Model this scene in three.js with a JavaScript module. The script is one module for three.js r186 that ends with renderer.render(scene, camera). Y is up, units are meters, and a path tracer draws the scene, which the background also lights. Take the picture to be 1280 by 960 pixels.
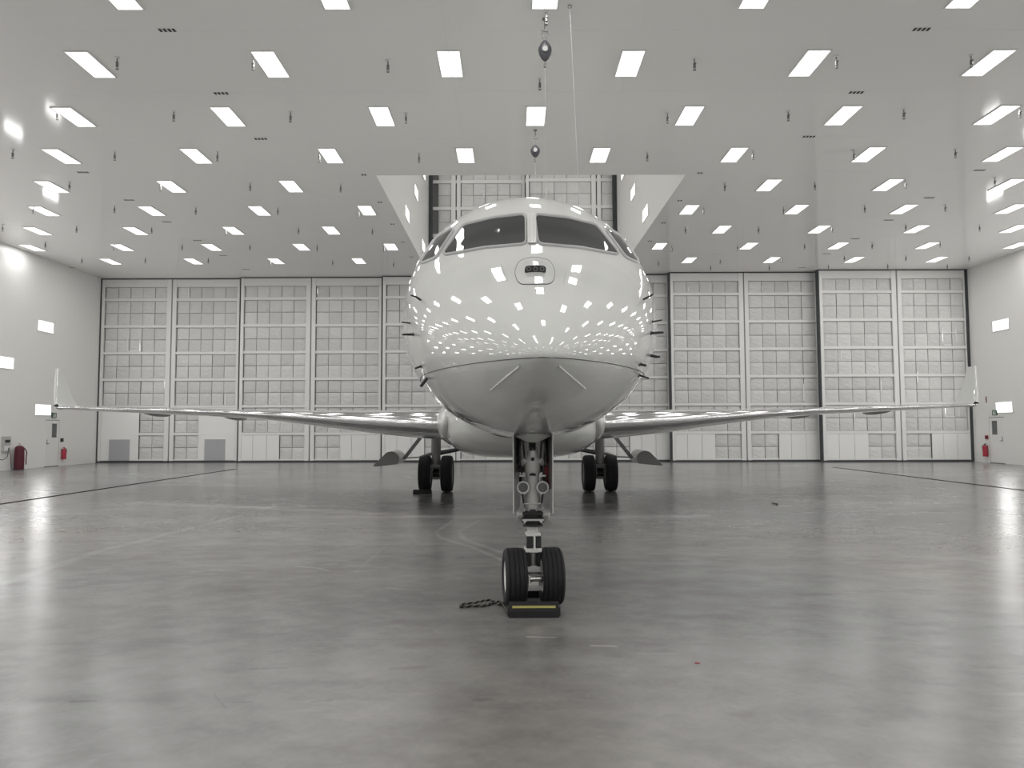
import * as THREE from 'three';
import { mergeGeometries } from 'three/addons/utils/BufferGeometryUtils.js';
import { RoundedBoxGeometry } from 'three/addons/geometries/RoundedBoxGeometry.js';
import { RectAreaLightUniformsLib } from 'three/addons/lights/RectAreaLightUniformsLib.js';

// ---------------------------------------------------------------- camera, light, exposure
const scene = new THREE.Scene();
scene.background = new THREE.Color(0x000000);
const FPX = 930;                                    // focal length in pixels of the 1280 x 960 frame
const camera = new THREE.PerspectiveCamera(2 * Math.atan(480 / FPX) * 180 / Math.PI, 1280 / 960, 0.1, 200);
camera.position.set(0, 1.65, 0);
camera.rotation.order = 'YXZ';
camera.rotation.set(Math.atan(55 / FPX), -0.00215, -0.003);
camera.updateMatrixWorld();
RectAreaLightUniformsLib.init();
const LAMP = 12.7;                                   // brightness of every fluorescent fitting
const LAMP_COLOR = new THREE.Color().setRGB(1.0, 0.988, 0.972);
const EXPOSURE = 1.0;
const renderer = new THREE.WebGLRenderer({ antialias: true });
renderer.toneMapping = THREE.LinearToneMapping;
renderer.toneMappingExposure = EXPOSURE;
renderer.shadowMap.enabled = true;

// ---------------------------------------------------------------- helpers
const V = (x, y, z) => new THREE.Vector3(x, y, z);
const R = d => d * Math.PI / 180;
const lerp = (a, b, t) => a + (b - a) * t;
const clamp = (x, a, b) => Math.min(b, Math.max(a, x));
function rng(seed) { let s = seed >>> 0; return () => { s = (s + 0x6D2B79F5) | 0; let t = Math.imul(s ^ (s >>> 15), 1 | s); t = (t + Math.imul(t ^ (t >>> 7), 61 | t)) ^ t; return ((t ^ (t >>> 14)) >>> 0) / 4294967296; }; }
const rand = rng(7);
// a pixel of the photograph as a direction from the camera, met with a plane of the room
function ray(px, py) { return V((px - 640) / FPX, -(py - 480) / FPX, -1).applyQuaternion(camera.quaternion); }
const meet = (d, k) => camera.position.clone().addScaledVector(d, k);
const onY = (px, py, y) => { const d = ray(px, py); return meet(d, (y - camera.position.y) / d.y); };
const onX = (px, py, x) => { const d = ray(px, py); return meet(d, (x - camera.position.x) / d.x); };
const onD = (px, py, D) => { const d = ray(px, py); return meet(d, -D / d.z); };

const names = new Map();
function numbered(n) { const k = names.get(n) || 0; names.set(n, k + 1); return k ? n + '_' + String(k).padStart(3, '0') : n; }
function shade(o) { o.castShadow = true; o.receiveShadow = true; return o; }
function flat(list) {                               // one geometry out of several
  const l = list.map(g => { const n = g.index ? g.toNonIndexed() : g; for (const k of Object.keys(n.attributes)) if (!['position', 'normal', 'uv'].includes(k)) n.deleteAttribute(k); n.morphAttributes = {}; return n; });
  return l.length === 1 ? l[0] : mergeGeometries(l, false);
}
function part(name, geo, mat, parent) { const m = shade(new THREE.Mesh(Array.isArray(geo) ? flat(geo) : geo, mat)); m.name = name; parent.add(m); return m; }
function tag(o, label, category, group, kind) { if (label) o.userData.label = label; if (category) o.userData.category = category; if (group) o.userData.group = group; if (kind) o.userData.kind = kind; return o; }
function thing(name, label, category, pos = [0, 0, 0], group) { const g = new THREE.Group(); g.name = numbered(name); g.position.set(...pos); scene.add(g); return tag(g, label, category, group); }
function structure(name, label, category) { const g = new THREE.Group(); g.name = name; scene.add(g); return tag(g, label, category, null, 'structure'); }
function copyOf(o, pos, label) { const c = o.clone(); c.name = numbered(o.name.replace(/_\d{3}$/, '')); c.position.copy(pos); if (label) c.userData.label = label; scene.add(c); return c; }
const box = (w, h, d, x = 0, y = 0, z = 0) => new THREE.BoxGeometry(w, h, d).translate(x, y, z);
const rbox = (w, h, d, x = 0, y = 0, z = 0, r = 0.01) => new RoundedBoxGeometry(w, h, d, 2, Math.min(r, w / 2.01, h / 2.01, d / 2.01)).translate(x, y, z);
function bar(a, b, r1, r2 = r1, seg = 14) {         // round bar between two points
  const d = b.clone().sub(a), g = new THREE.CylinderGeometry(r2, r1, d.length(), seg);
  g.applyQuaternion(new THREE.Quaternion().setFromUnitVectors(V(0, 1, 0), d.clone().normalize()));
  return g.translate(...a.clone().lerp(b, 0.5).toArray());
}
function slab(a, b, w, t, side = V(0, 0, 1)) {      // flat bar of width w (along side) and thickness t between two points
  const d = b.clone().sub(a), y = d.clone().normalize(), x = side.clone().addScaledVector(y, -side.dot(y)).normalize(), z = x.clone().cross(y);
  return box(w, d.length(), t).applyMatrix4(new THREE.Matrix4().makeBasis(x, y, z)).translate(...a.clone().lerp(b, 0.5).toArray());
}
const cylX = (r, w, x, y, z, seg = 28) => new THREE.CylinderGeometry(r, r, w, seg).rotateZ(Math.PI / 2).translate(x, y, z);
const cylZ = (r, w, x, y, z, seg = 24) => new THREE.CylinderGeometry(r, r, w, seg).rotateX(Math.PI / 2).translate(x, y, z);
const cylY = (r, w, x, y, z, seg = 24) => new THREE.CylinderGeometry(r, r, w, seg).translate(x, y, z);
const hose = (pts, r, n = 24) => new THREE.TubeGeometry(new THREE.CatmullRomCurve3(pts), n, r, 8);
function gridMesh(P, nu, nv, flip = false) {        // surface from a function, with normals by differences
  const pos = [], nor = [], uv = [], idx = [], e = 1e-3;
  for (let i = 0; i <= nu; i++) for (let j = 0; j <= nv; j++) {
    const u = i / nu, v = j / nv, p = P(u, v);
    const du = P(Math.min(1, u + e), v).sub(P(Math.max(0, u - e), v)), dv = P(u, Math.min(1, v + e)).sub(P(u, Math.max(0, v - e)));
    let n = du.cross(dv); if (n.lengthSq() < 1e-16) n.set(0, 0, 1); else { n.normalize(); if (flip) n.negate(); }
    pos.push(p.x, p.y, p.z); nor.push(n.x, n.y, n.z); uv.push(u, v);
  }
  for (let i = 0; i < nu; i++) for (let j = 0; j < nv; j++) {
    const a = i * (nv + 1) + j, b = a + nv + 1;
    if (flip) idx.push(a, a + 1, b, b, a + 1, b + 1); else idx.push(a, b, a + 1, b, b + 1, a + 1);
  }
  const g = new THREE.BufferGeometry();
  g.setAttribute('position', new THREE.Float32BufferAttribute(pos, 3)); g.setAttribute('normal', new THREE.Float32BufferAttribute(nor, 3)); g.setAttribute('uv', new THREE.Float32BufferAttribute(uv, 2)); g.setIndex(idx);
  return g;
}
function curve(xs, ys) {                            // monotone cubic through a table
  const n = xs.length, d = [], m = [];
  for (let i = 0; i < n - 1; i++) d.push((ys[i + 1] - ys[i]) / (xs[i + 1] - xs[i]));
  m.push(d[0]); for (let i = 1; i < n - 1; i++) m.push(d[i - 1] * d[i] <= 0 ? 0 : 2 / (1 / d[i - 1] + 1 / d[i])); m.push(d[n - 2]);
  return x => {
    if (x <= xs[0]) return ys[0]; if (x >= xs[n - 1]) return ys[n - 1];
    let i = 0; while (x > xs[i + 1]) i++;
    const h = xs[i + 1] - xs[i], t = (x - xs[i]) / h, t2 = t * t, t3 = t2 * t;
    return (2 * t3 - 3 * t2 + 1) * ys[i] + (t3 - 2 * t2 + t) * h * m[i] + (-2 * t3 + 3 * t2) * ys[i + 1] + (t3 - t2) * h * m[i + 1];
  };
}
// value noise
const perm = new Uint8Array(512); { const r = rng(11), p = [...Array(256).keys()]; for (let i = 255; i > 0; i--) { const j = Math.floor(r() * (i + 1)); [p[i], p[j]] = [p[j], p[i]]; } for (let i = 0; i < 512; i++) perm[i] = p[i & 255]; }
function vnoise(x, y) {
  const xi = Math.floor(x), yi = Math.floor(y), fx = x - xi, fy = y - yi, u = fx * fx * (3 - 2 * fx), v = fy * fy * (3 - 2 * fy);
  const h = (a, b) => perm[(perm[a & 255] + b) & 255] / 255;
  return lerp(lerp(h(xi, yi), h(xi + 1, yi), u), lerp(h(xi, yi + 1), h(xi + 1, yi + 1), u), v);
}
function fbm(x, y, o) { let s = 0, a = 0.5, t = 0; for (let i = 0; i < o; i++) { s += a * vnoise(x, y); t += a; a *= 0.5; x = x * 2.03 + 17.1; y = y * 2.03 + 5.7; } return s / t; }
function texture(w, h, fn, srgb = true) {           // fn(i, j) gives [r,g,b] in 0..1
  const a = new Uint8Array(w * h * 4);
  for (let j = 0; j < h; j++) for (let i = 0; i < w; i++) { const c = fn(i, j), k = (j * w + i) * 4; a[k] = clamp(c[0] * 255, 0, 255); a[k + 1] = clamp(c[1] * 255, 0, 255); a[k + 2] = clamp(c[2] * 255, 0, 255); a[k + 3] = 255; }
  const t = new THREE.DataTexture(a, w, h); t.magFilter = THREE.LinearFilter; t.minFilter = THREE.LinearMipmapLinearFilter; t.generateMipmaps = true;
  t.wrapS = t.wrapT = THREE.RepeatWrapping; if (srgb) t.colorSpace = THREE.SRGBColorSpace; t.needsUpdate = true; return t;
}
const rgb = (r, g, b) => new THREE.Color().setRGB(r, g, b);
const std = (c, roughness = 0.5, metalness = 0, more = {}) => new THREE.MeshStandardMaterial({ color: c, roughness, metalness, ...more });
const phy = (c, roughness, coat, coatRough, more = {}) => new THREE.MeshPhysicalMaterial({ color: c, roughness, clearcoat: coat, clearcoatRoughness: coatRough, ...more });

// ---------------------------------------------------------------- materials
const M = {
  ceiling: phy(rgb(0.90, 0.893, 0.878), 0.6, 0.55, 0.08),
  wall: phy(rgb(0.88, 0.875, 0.855), 0.6, 0.35, 0.15),
  joint: std(rgb(0.62, 0.62, 0.61), 0.8),
  lampGlow: new THREE.MeshStandardMaterial({ color: rgb(0.9, 0.9, 0.9), emissive: LAMP_COLOR, emissiveIntensity: 1.6, roughness: 0.4 }),
  lampFrame: std(rgb(0.8, 0.8, 0.79), 0.4),
  paint: phy(rgb(0.61, 0.618, 0.597), 0.45, 1, 0.02),
  alu: std(rgb(0.70, 0.70, 0.70), 0.10, 1),
  glass: std(rgb(0.022, 0.024, 0.024), 0.03),
  frame: std(rgb(0.30, 0.30, 0.295), 0.4, 0.3),
  post: phy(rgb(0.62, 0.62, 0.6), 0.4, 0.6, 0.1),
  line: std(rgb(0.10, 0.10, 0.10), 0.6),
  dark: std(rgb(0.03, 0.03, 0.032), 0.5),
  rubber: std(rgb(0.014, 0.014, 0.017), 0.75),
  rim: phy(rgb(0.82, 0.82, 0.8), 0.35, 0.5, 0.1),
  gearPaint: phy(rgb(0.72, 0.72, 0.70), 0.4, 0.5, 0.15),
  gearGrey: std(rgb(0.32, 0.32, 0.31), 0.5, 0.1),
  gearDoor: phy(rgb(0.26, 0.26, 0.25), 0.4, 0.6, 0.12),
  chrome: std(rgb(0.8, 0.8, 0.79), 0.14, 1),
  steel: std(rgb(0.32, 0.32, 0.32), 0.4, 0.8),
  lens: phy(rgb(0.11, 0.115, 0.11), 0.3, 1, 0.05),
  red: std(rgb(0.28, 0.02, 0.03), 0.45),
  brightRed: std(rgb(0.42, 0.03, 0.055), 0.5),
  maroon: std(rgb(0.10, 0.012, 0.022), 0.6),
  yellow: std(rgb(0.42, 0.38, 0.12), 0.6),
  doorFrame: phy(rgb(0.82, 0.82, 0.805), 0.5, 0.3, 0.2),
  doorPlain: phy(rgb(0.86, 0.86, 0.845), 0.5, 0.3, 0.2),
  doorBack: std(rgb(0.20, 0.20, 0.20), 0.8),
  seal: std(rgb(0.06, 0.065, 0.07), 0.7),
  gap: std(rgb(0.28, 0.29, 0.30), 0.6),
  vent: std(rgb(0.42, 0.425, 0.445), 0.6),
  glossWhite: phy(rgb(0.9, 0.9, 0.89), 0.3, 1, 0.05),  // shared by diverter strips, lifelines and the painted pad-edge glints
  sprinkler: std(rgb(0.20, 0.20, 0.195), 0.45, 0.4),
  drain: new THREE.MeshPhysicalMaterial({ color: rgb(0.03, 0.028, 0.026), roughness: 1, specularIntensity: 0.05 }),
  slot: std(rgb(0.035, 0.035, 0.035), 0.7),
  signGreen: std(rgb(0.03, 0.10, 0.06), 0.5),
  white: std(rgb(0.8, 0.8, 0.79), 0.5),
  doorGlass: phy(rgb(0.07, 0.08, 0.075), 0.15, 1, 0.03),
  boxGrey: std(rgb(0.5, 0.5, 0.48), 0.5),
};
const padBump = texture(256, 256, (i, j) => { const v = fbm(i / 40 + 3, j / 26, 4); return [v, v, v]; }, false);
const padMats = [0.68, 0.71, 0.74, 0.66].map(c => std(rgb(c, c, c * 0.98), 0.55, 0, { bumpMap: padBump, bumpScale: 0.02 }));

// ---------------------------------------------------------------- the room
const XL = -20.4, XR = 21.8, H = 9.15, ZF = 16, DB = 37.3, XC = 0.63;      // walls, ceiling, wall behind the camera, back, axis of the hall
const NW = 4.6, ND = 21.7, NH = 16;                                         // the raised tail recess: half width, where it begins, its height
// floor: concrete with stains and scuffs laid out in metres
const strokes = [];
function scuff(pxs, w, amount, soft = 0.5, grain = 0.5) { strokes.push({ p: pxs.map(([x, y]) => { const q = onY(x, y, 0); return [q.x, -q.z]; }), w, amount, soft, grain }); }
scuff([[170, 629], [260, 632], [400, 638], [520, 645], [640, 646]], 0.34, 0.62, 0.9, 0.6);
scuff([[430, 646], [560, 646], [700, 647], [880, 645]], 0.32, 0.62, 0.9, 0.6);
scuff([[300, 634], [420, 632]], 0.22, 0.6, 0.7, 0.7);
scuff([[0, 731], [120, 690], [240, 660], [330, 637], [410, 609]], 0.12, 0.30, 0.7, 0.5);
scuff([[570, 648], [545, 665], [550, 672], [590, 684], [628, 700]], 0.06, 0.5, 0.8, 0.4);
scuff([[600, 650], [574, 664], [580, 674], [626, 690]], 0.06, 0.48, 0.8, 0.4);
scuff([[509, 655], [515, 672], [535, 688]], 0.06, 0.15, 0.9, 0.4);
scuff([[445, 715], [485, 680]], 0.04, 0.16, 0.8, 0.4);
scuff([[370, 708], [398, 710], [411, 714]], 0.035, 0.75, 0.6, 0.7);
scuff([[300, 716], [350, 715]], 0.03, 0.35, 0.6, 0.8);
scuff([[485, 735], [510, 737], [527, 738]], 0.025, 0.7, 0.6, 0.7);
scuff([[535, 685], [570, 684]], 0.03, 0.4, 0.6, 0.7);
scuff([[660, 796], [694, 797]], 0.02, 0.7, 0.6, 0.7);
scuff([[740, 807], [768, 808]], 0.03, 0.7, 0.6, 0.7);
scuff([[672, 786], [700, 780], [760, 790], [775, 800]], 0.16, 0.13, 0.95, 0.7);
scuff([[865, 802], [905, 804]], 0.015, 0.4, 0.6, 0.6);
scuff([[1030, 740], [1070, 741]], 0.03, 0.3, 0.7, 0.6);
scuff([[890, 678], [905, 680]], 0.03, 0.4, 0.7, 0.6);
scuff([[870, 623], [900, 625], [940, 627]], 0.10, -0.55, 0.8, 0.6);
scuff([[315, 836], [358, 835]], 0.03, -0.22, 0.4, 0.4);
scuff([[490, 836], [530, 834]], 0.03, -0.20, 0.4, 0.4);
scuff([[392, 877], [413, 876]], 0.022, -0.25, 0.3, 0.3);
scuff([[293, 878], [315, 877]], 0.022, -0.18, 0.3, 0.3);
scuff([[90, 877], [118, 876]], 0.022, -0.25, 0.3, 0.3);
scuff([[140, 836], [172, 835]], 0.02, -0.16, 0.4, 0.4);
scuff([[595, 875], [612, 874]], 0.03, -0.20, 0.8, 0.4);
scuff([[268, 868], [282, 885]], 0.005, -0.3, 0.4, 0.2);
scuff([[992, 748], [1003, 749]], 0.02, -0.3, 0.5, 0.3);
scuff([[806, 805], [826, 806]], 0.05, -0.16, 0.8, 0.5);
scuff([[0, 806], [200, 803], [420, 800], [640, 798], [900, 799], [1280, 802]], 0.02, -0.06, 0.5, 0.3);
for (const s of strokes) { s.x0 = Math.min(...s.p.map(p => p[0])) - s.w * 2; s.x1 = Math.max(...s.p.map(p => p[0])) + s.w * 2; s.y0 = Math.min(...s.p.map(p => p[1])) - s.w * 2; s.y1 = Math.max(...s.p.map(p => p[1])) + s.w * 2; }
function floorTone(x, D) {                          // reflectance of the concrete at a place
  const big = fbm(x * 0.16 + 31, D * 0.22 + 9, 4) - 0.5, mid = fbm(x * 0.7 + 4, D * 1.3 + 2, 4) - 0.5, fine = fbm(x * 5.2 + 1, D * 7.1 + 7, 3) - 0.5;
  const streak = fbm(x * 1.1 + 14, D * 3.6 + 33, 4) - 0.5, grit = vnoise(x * 34, D * 34) - 0.5;
  let t = 1 + 0.45 * big + 0.42 * mid + 0.32 * streak + 0.34 * fine + 0.10 * grit;
  const sc = vnoise(x * 4.1 + 60, D * 13 + 20) * vnoise(x * 0.9 + 8, D * 1.3 + 3); if (sc > 0.68) t += (sc - 0.68) * 1.1;
  for (const s of strokes) {
    if (x < s.x0 || x > s.x1 || D < s.y0 || D > s.y1) continue;
    let best = 1e9;
    for (let i = 0; i < s.p.length - 1; i++) { const [ax, ay] = s.p[i], [bx, by] = s.p[i + 1], dx = bx - ax, dy = by - ay, k = clamp(((x - ax) * dx + (D - ay) * dy) / (dx * dx + dy * dy), 0, 1), ex = x - ax - k * dx, ey = D - ay - k * dy; best = Math.min(best, ex * ex + ey * ey); }
    const d = Math.sqrt(best) / s.w + (vnoise(x * 6, D * 8) - 0.5) * 0.5;
    const m = clamp((1 - d) / Math.max(0.05, s.soft), 0, 1);
    if (m > 0) t += s.amount * m * (1 - s.grain + s.grain * clamp(fbm(x * 3.1 + 40, D * 6 + 11, 4) * 2.6 - 0.8, 0, 1.4));
  }
  return clamp(t, 0.35, 2);
}
const toS = c => c <= 0.0031308 ? 12.92 * c : 1.055 * Math.pow(c, 1 / 2.4) - 0.055;
const FLOOR_BASE = 0.232;
const dither = rng(99);
function floorPiece(x0, x1, D0, D1, w, h, parent) {
  const map = texture(w, h, (i, j) => {
    const x = lerp(x0, x1, (i + 0.5) / w), D = lerp(D0, D1, (j + 0.5) / h), t = floorTone(x, D) * FLOOR_BASE;
    const warm = (vnoise(x * 0.4 + 5, D * 0.5 + 70) - 0.5) * 0.06;
    return [toS(t * (1.0 + warm)), toS(t * 0.995), toS(t * (0.965 - warm))];
  });
  const rough = texture(512, 512, (i, j) => { const x = lerp(x0, x1, i / 512), D = lerp(D0, D1, j / 512), v = clamp(0.236 + 0.07 * (fbm(x * 0.8 + 90, D * 1.1 + 13, 4) - 0.5), 0.2, 0.262) + (dither() - 0.5) * 0.004; return [v, v, v]; }, false);
  map.wrapS = map.wrapT = rough.wrapS = rough.wrapT = THREE.ClampToEdgeWrapping;
  const g = box(x1 - x0, 0.3, D1 - D0, (x0 + x1) / 2, -0.15, -(D0 + D1) / 2), p = g.attributes.position, uv = g.attributes.uv;
  for (let i = 0; i < p.count; i++) uv.setXY(i, (p.getX(i) - x0) / (x1 - x0), (-p.getZ(i) - D0) / (D1 - D0));
  part('floor_slab', g, std(rgb(1, 1, 1), 1, 0, { map, roughnessMap: rough }), parent);
}
const floor = structure('floor', 'polished grey concrete hangar floor with scuffs and stains', 'floor');
floorPiece(-10, 10, 2, 19, 2048, 1740, floor);
floorPiece(XL - 0.3, -10, 2, 19, 640, 1024, floor);
floorPiece(10, XR + 0.3, 2, 19, 700, 1024, floor);
floorPiece(XL - 0.3, XR + 0.3, 19, DB + 0.6, 1400, 900, floor);
floorPiece(XL - 0.3, XR + 0.3, -ZF - 0.3, 2, 512, 256, floor);
for (const [x, lab] of [[-11.3, 'dark narrow drain slot in floor running toward doors on extinguisher cylinder side'], [13.25, 'dark narrow drain slot in floor running toward doors, beside plain wall without cylinder']]) {
  const d = thing('floor_drain', lab, 'drain', [x, 0, 0]);
  part('drain_rim', [box(0.012, 0.006, 30, -0.055, 0.003, -15.7), box(0.012, 0.006, 30, 0.055, 0.003, -15.7)], M.drain, d);
  part('drain_grate', box(0.098, 0.004, 30, 0, 0.002, -15.7), M.drain, d);
}
// ceiling: smooth panels with fine joints, open above the tail
const ceiling = structure('ceiling', 'glossy white panelled hangar ceiling', 'ceiling');
const ROW = 2.575, COL = 3.70, D0 = onY(677.5, 79.5, H).z * -1;             // lamp lattice: row and column spacing, distance of one row
const inRecess = (x, D, m = 0) => Math.abs(x - XC) < NW + m && D > ND - m;
part('ceiling_backing', [box(XR - XL + 0.6, 0.2, ZF + ND + 0.2, (XL + XR) / 2, H + 0.12, (ZF + 0.4 - ND) / 2),
  box(XC - NW - XL + 0.2, 0.2, DB + 0.3 - ND, (XL - 0.4 + XC - NW) / 2, H + 0.12, -(DB + 0.3 + ND) / 2),
  box(XR - XC - NW + 0.2, 0.2, DB + 0.3 - ND, (XR + 0.4 + XC + NW) / 2, H + 0.12, -(DB + 0.3 + ND) / 2)], M.joint, ceiling);
{
  const cuts = [XL]; for (let k = -5.5; k <= 5.5; k += 1) cuts.push(XC + k * COL); cuts[1] = Math.max(cuts[1], XL + 0.05); cuts.push(XR);
  const rowsD = [-ZF]; for (let D = D0 - ROW * 11.5; D < DB; D += ROW) if (D > -ZF + 0.2) rowsD.push(D); rowsD.push(DB);
  const pieces = [];
  for (let i = 0; i < cuts.length - 1; i++) for (let j = 0; j < rowsD.length - 1; j++) {
    let rects = [[cuts[i], cuts[i + 1], rowsD[j], rowsD[j + 1]]];
    const [a, b, c, d] = rects[0], L = XC - NW, Rr = XC + NW;
    if (d > ND && b > L && a < Rr) {               // cut round the recess
      rects = [];
      if (c < ND) rects.push([a, b, c, ND]);
      const c2 = Math.max(c, ND);
      if (a < L) rects.push([a, L, c2, d]);
      if (b > Rr) rects.push([Rr, b, c2, d]);
    }
    pieces.push(...rects.filter(q => q[1] - q[0] > 0.03 && q[3] - q[2] > 0.03));
  }
  for (const [a, b, c, d] of pieces) part('ceiling_panel', box(b - a - 0.0015, 0.02, d - c - 0.004, (a + b) / 2, H + 0.01, -(c + d) / 2), M.ceiling, ceiling);
}
// walls
const wl = structure('wall_left', 'white glossy side wall with red fire cylinder below', 'wall'); part('wall_face', box(0.3, NH, ZF + DB + 0.9, XL - 0.15, NH / 2, (ZF - DB) / 2), M.wall, wl);
const wr = structure('wall_right', 'white glossy side wall beside the nearer door leaves', 'wall'); part('wall_face', box(0.3, NH, ZF + DB + 0.9, XR + 0.15, NH / 2, (ZF - DB) / 2), M.wall, wr);
const wf = structure('wall_front', 'white wall closing the hangar in front of the nose', 'wall'); part('wall_face', box(XR - XL + 0.6, NH, 0.3, (XL + XR) / 2, NH / 2, ZF + 0.15), M.wall, wf);
const wb = structure('wall_back', 'wall behind the sliding doors', 'wall'); part('wall_face', box(XR - XL + 0.6, NH, 0.3, (XL + XR) / 2, NH / 2, -DB - 0.45), M.wall, wb);
const wrl = structure('wall_recess_left', 'white side wall of the raised tail recess', 'wall'); part('wall_face', box(0.2, NH - H - 0.021, DB - ND + 0.2, XC - NW - 0.1, (NH + H + 0.021) / 2, -(DB + ND) / 2), M.wall, wrl);
const wrr = structure('wall_recess_right', 'white side wall of the raised tail recess', 'wall'); part('wall_face', box(0.2, NH - H - 0.021, DB - ND + 0.2, XC + NW + 0.1, (NH + H + 0.021) / 2, -(DB + ND) / 2), M.wall, wrr);
const wrf = structure('wall_recess_front', 'white front wall of the raised tail recess', 'wall'); part('wall_face', box(NW * 2 + 0.4, NH - H - 0.25, 0.2, XC, (NH + H + 0.25) / 2, -ND + 0.1), M.wall, wrf);
const crc = structure('ceiling_recess', 'white ceiling of the raised tail recess', 'ceiling'); part('ceiling_panel', box(NW * 2 + 0.4, 0.2, DB - ND + 0.6, XC, NH + 0.1, -(DB + ND) / 2), M.ceiling, crc);

// ---------------------------------------------------------------- sliding hangar doors: twelve insulated leaves on stepped tracks
const edges = [122, 214, 299.5, 388.5, 477.5, 570, 657.5, 747.5, 838, 931, 1025, 1123, 1218];
const trackD = [36.85, 36.6, 36.35, 36.1, 35.65, 35.15];
const bays = [[0.11, 1.34, 2], [1.47, 2.69, 2], [2.82, 4.03, 2], [4.16, 5.35, 2], [5.48, 6.68, 2], [6.81, 8.02, 2], [8.15, 8.72, 1], [9.15, 9.75, 1], [9.9, 11.1, 2], [11.25, 12.45, 2], [12.6, 13.8, 2], [13.95, 15.1, 2]];
function padShape(seed) {
  const g = new THREE.PlaneGeometry(1, 1, 7, 7), p = g.attributes.position, r = rng(seed), ox = r() * 50;
  for (let i = 0; i < p.count; i++) { const u = p.getX(i) * 2, v = p.getY(i) * 2, e = (1 - Math.pow(Math.abs(u), 4)) * (1 - Math.pow(Math.abs(v), 4)); p.setZ(i, 0.045 * e + 0.03 * e * (fbm(u * 1.4 + ox, v * 1.4, 2) - 0.5) - 0.012 * (1 - Math.abs(v)) * e); }
  g.computeVertexNormals(); return g;
}
const padGeos = [1, 2, 3, 4, 5].map(padShape);
const leafLabels = ['insulated door leaf with grey vent, next to wall with red cylinder', 'insulated door leaf with grey vent, second from wall with red cylinder', 'insulated door leaf, third from wall with red cylinder', 'insulated door leaf, fourth from wall with red cylinder', 'insulated door leaf at edge of the tail recess, fifth from red cylinder wall', 'tall insulated door leaf behind aircraft, sixth from red cylinder wall', 'tall insulated door leaf behind aircraft, sixth from cylinder-free wall', 'insulated door leaf at edge of the tail recess, fifth from cylinder-free wall', 'insulated door leaf, fourth from wall without cylinder', 'insulated door leaf, third from wall without cylinder', 'insulated door leaf, second from wall without cylinder', 'insulated door leaf next to wall without red cylinder'];
const leaves = [];
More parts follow.
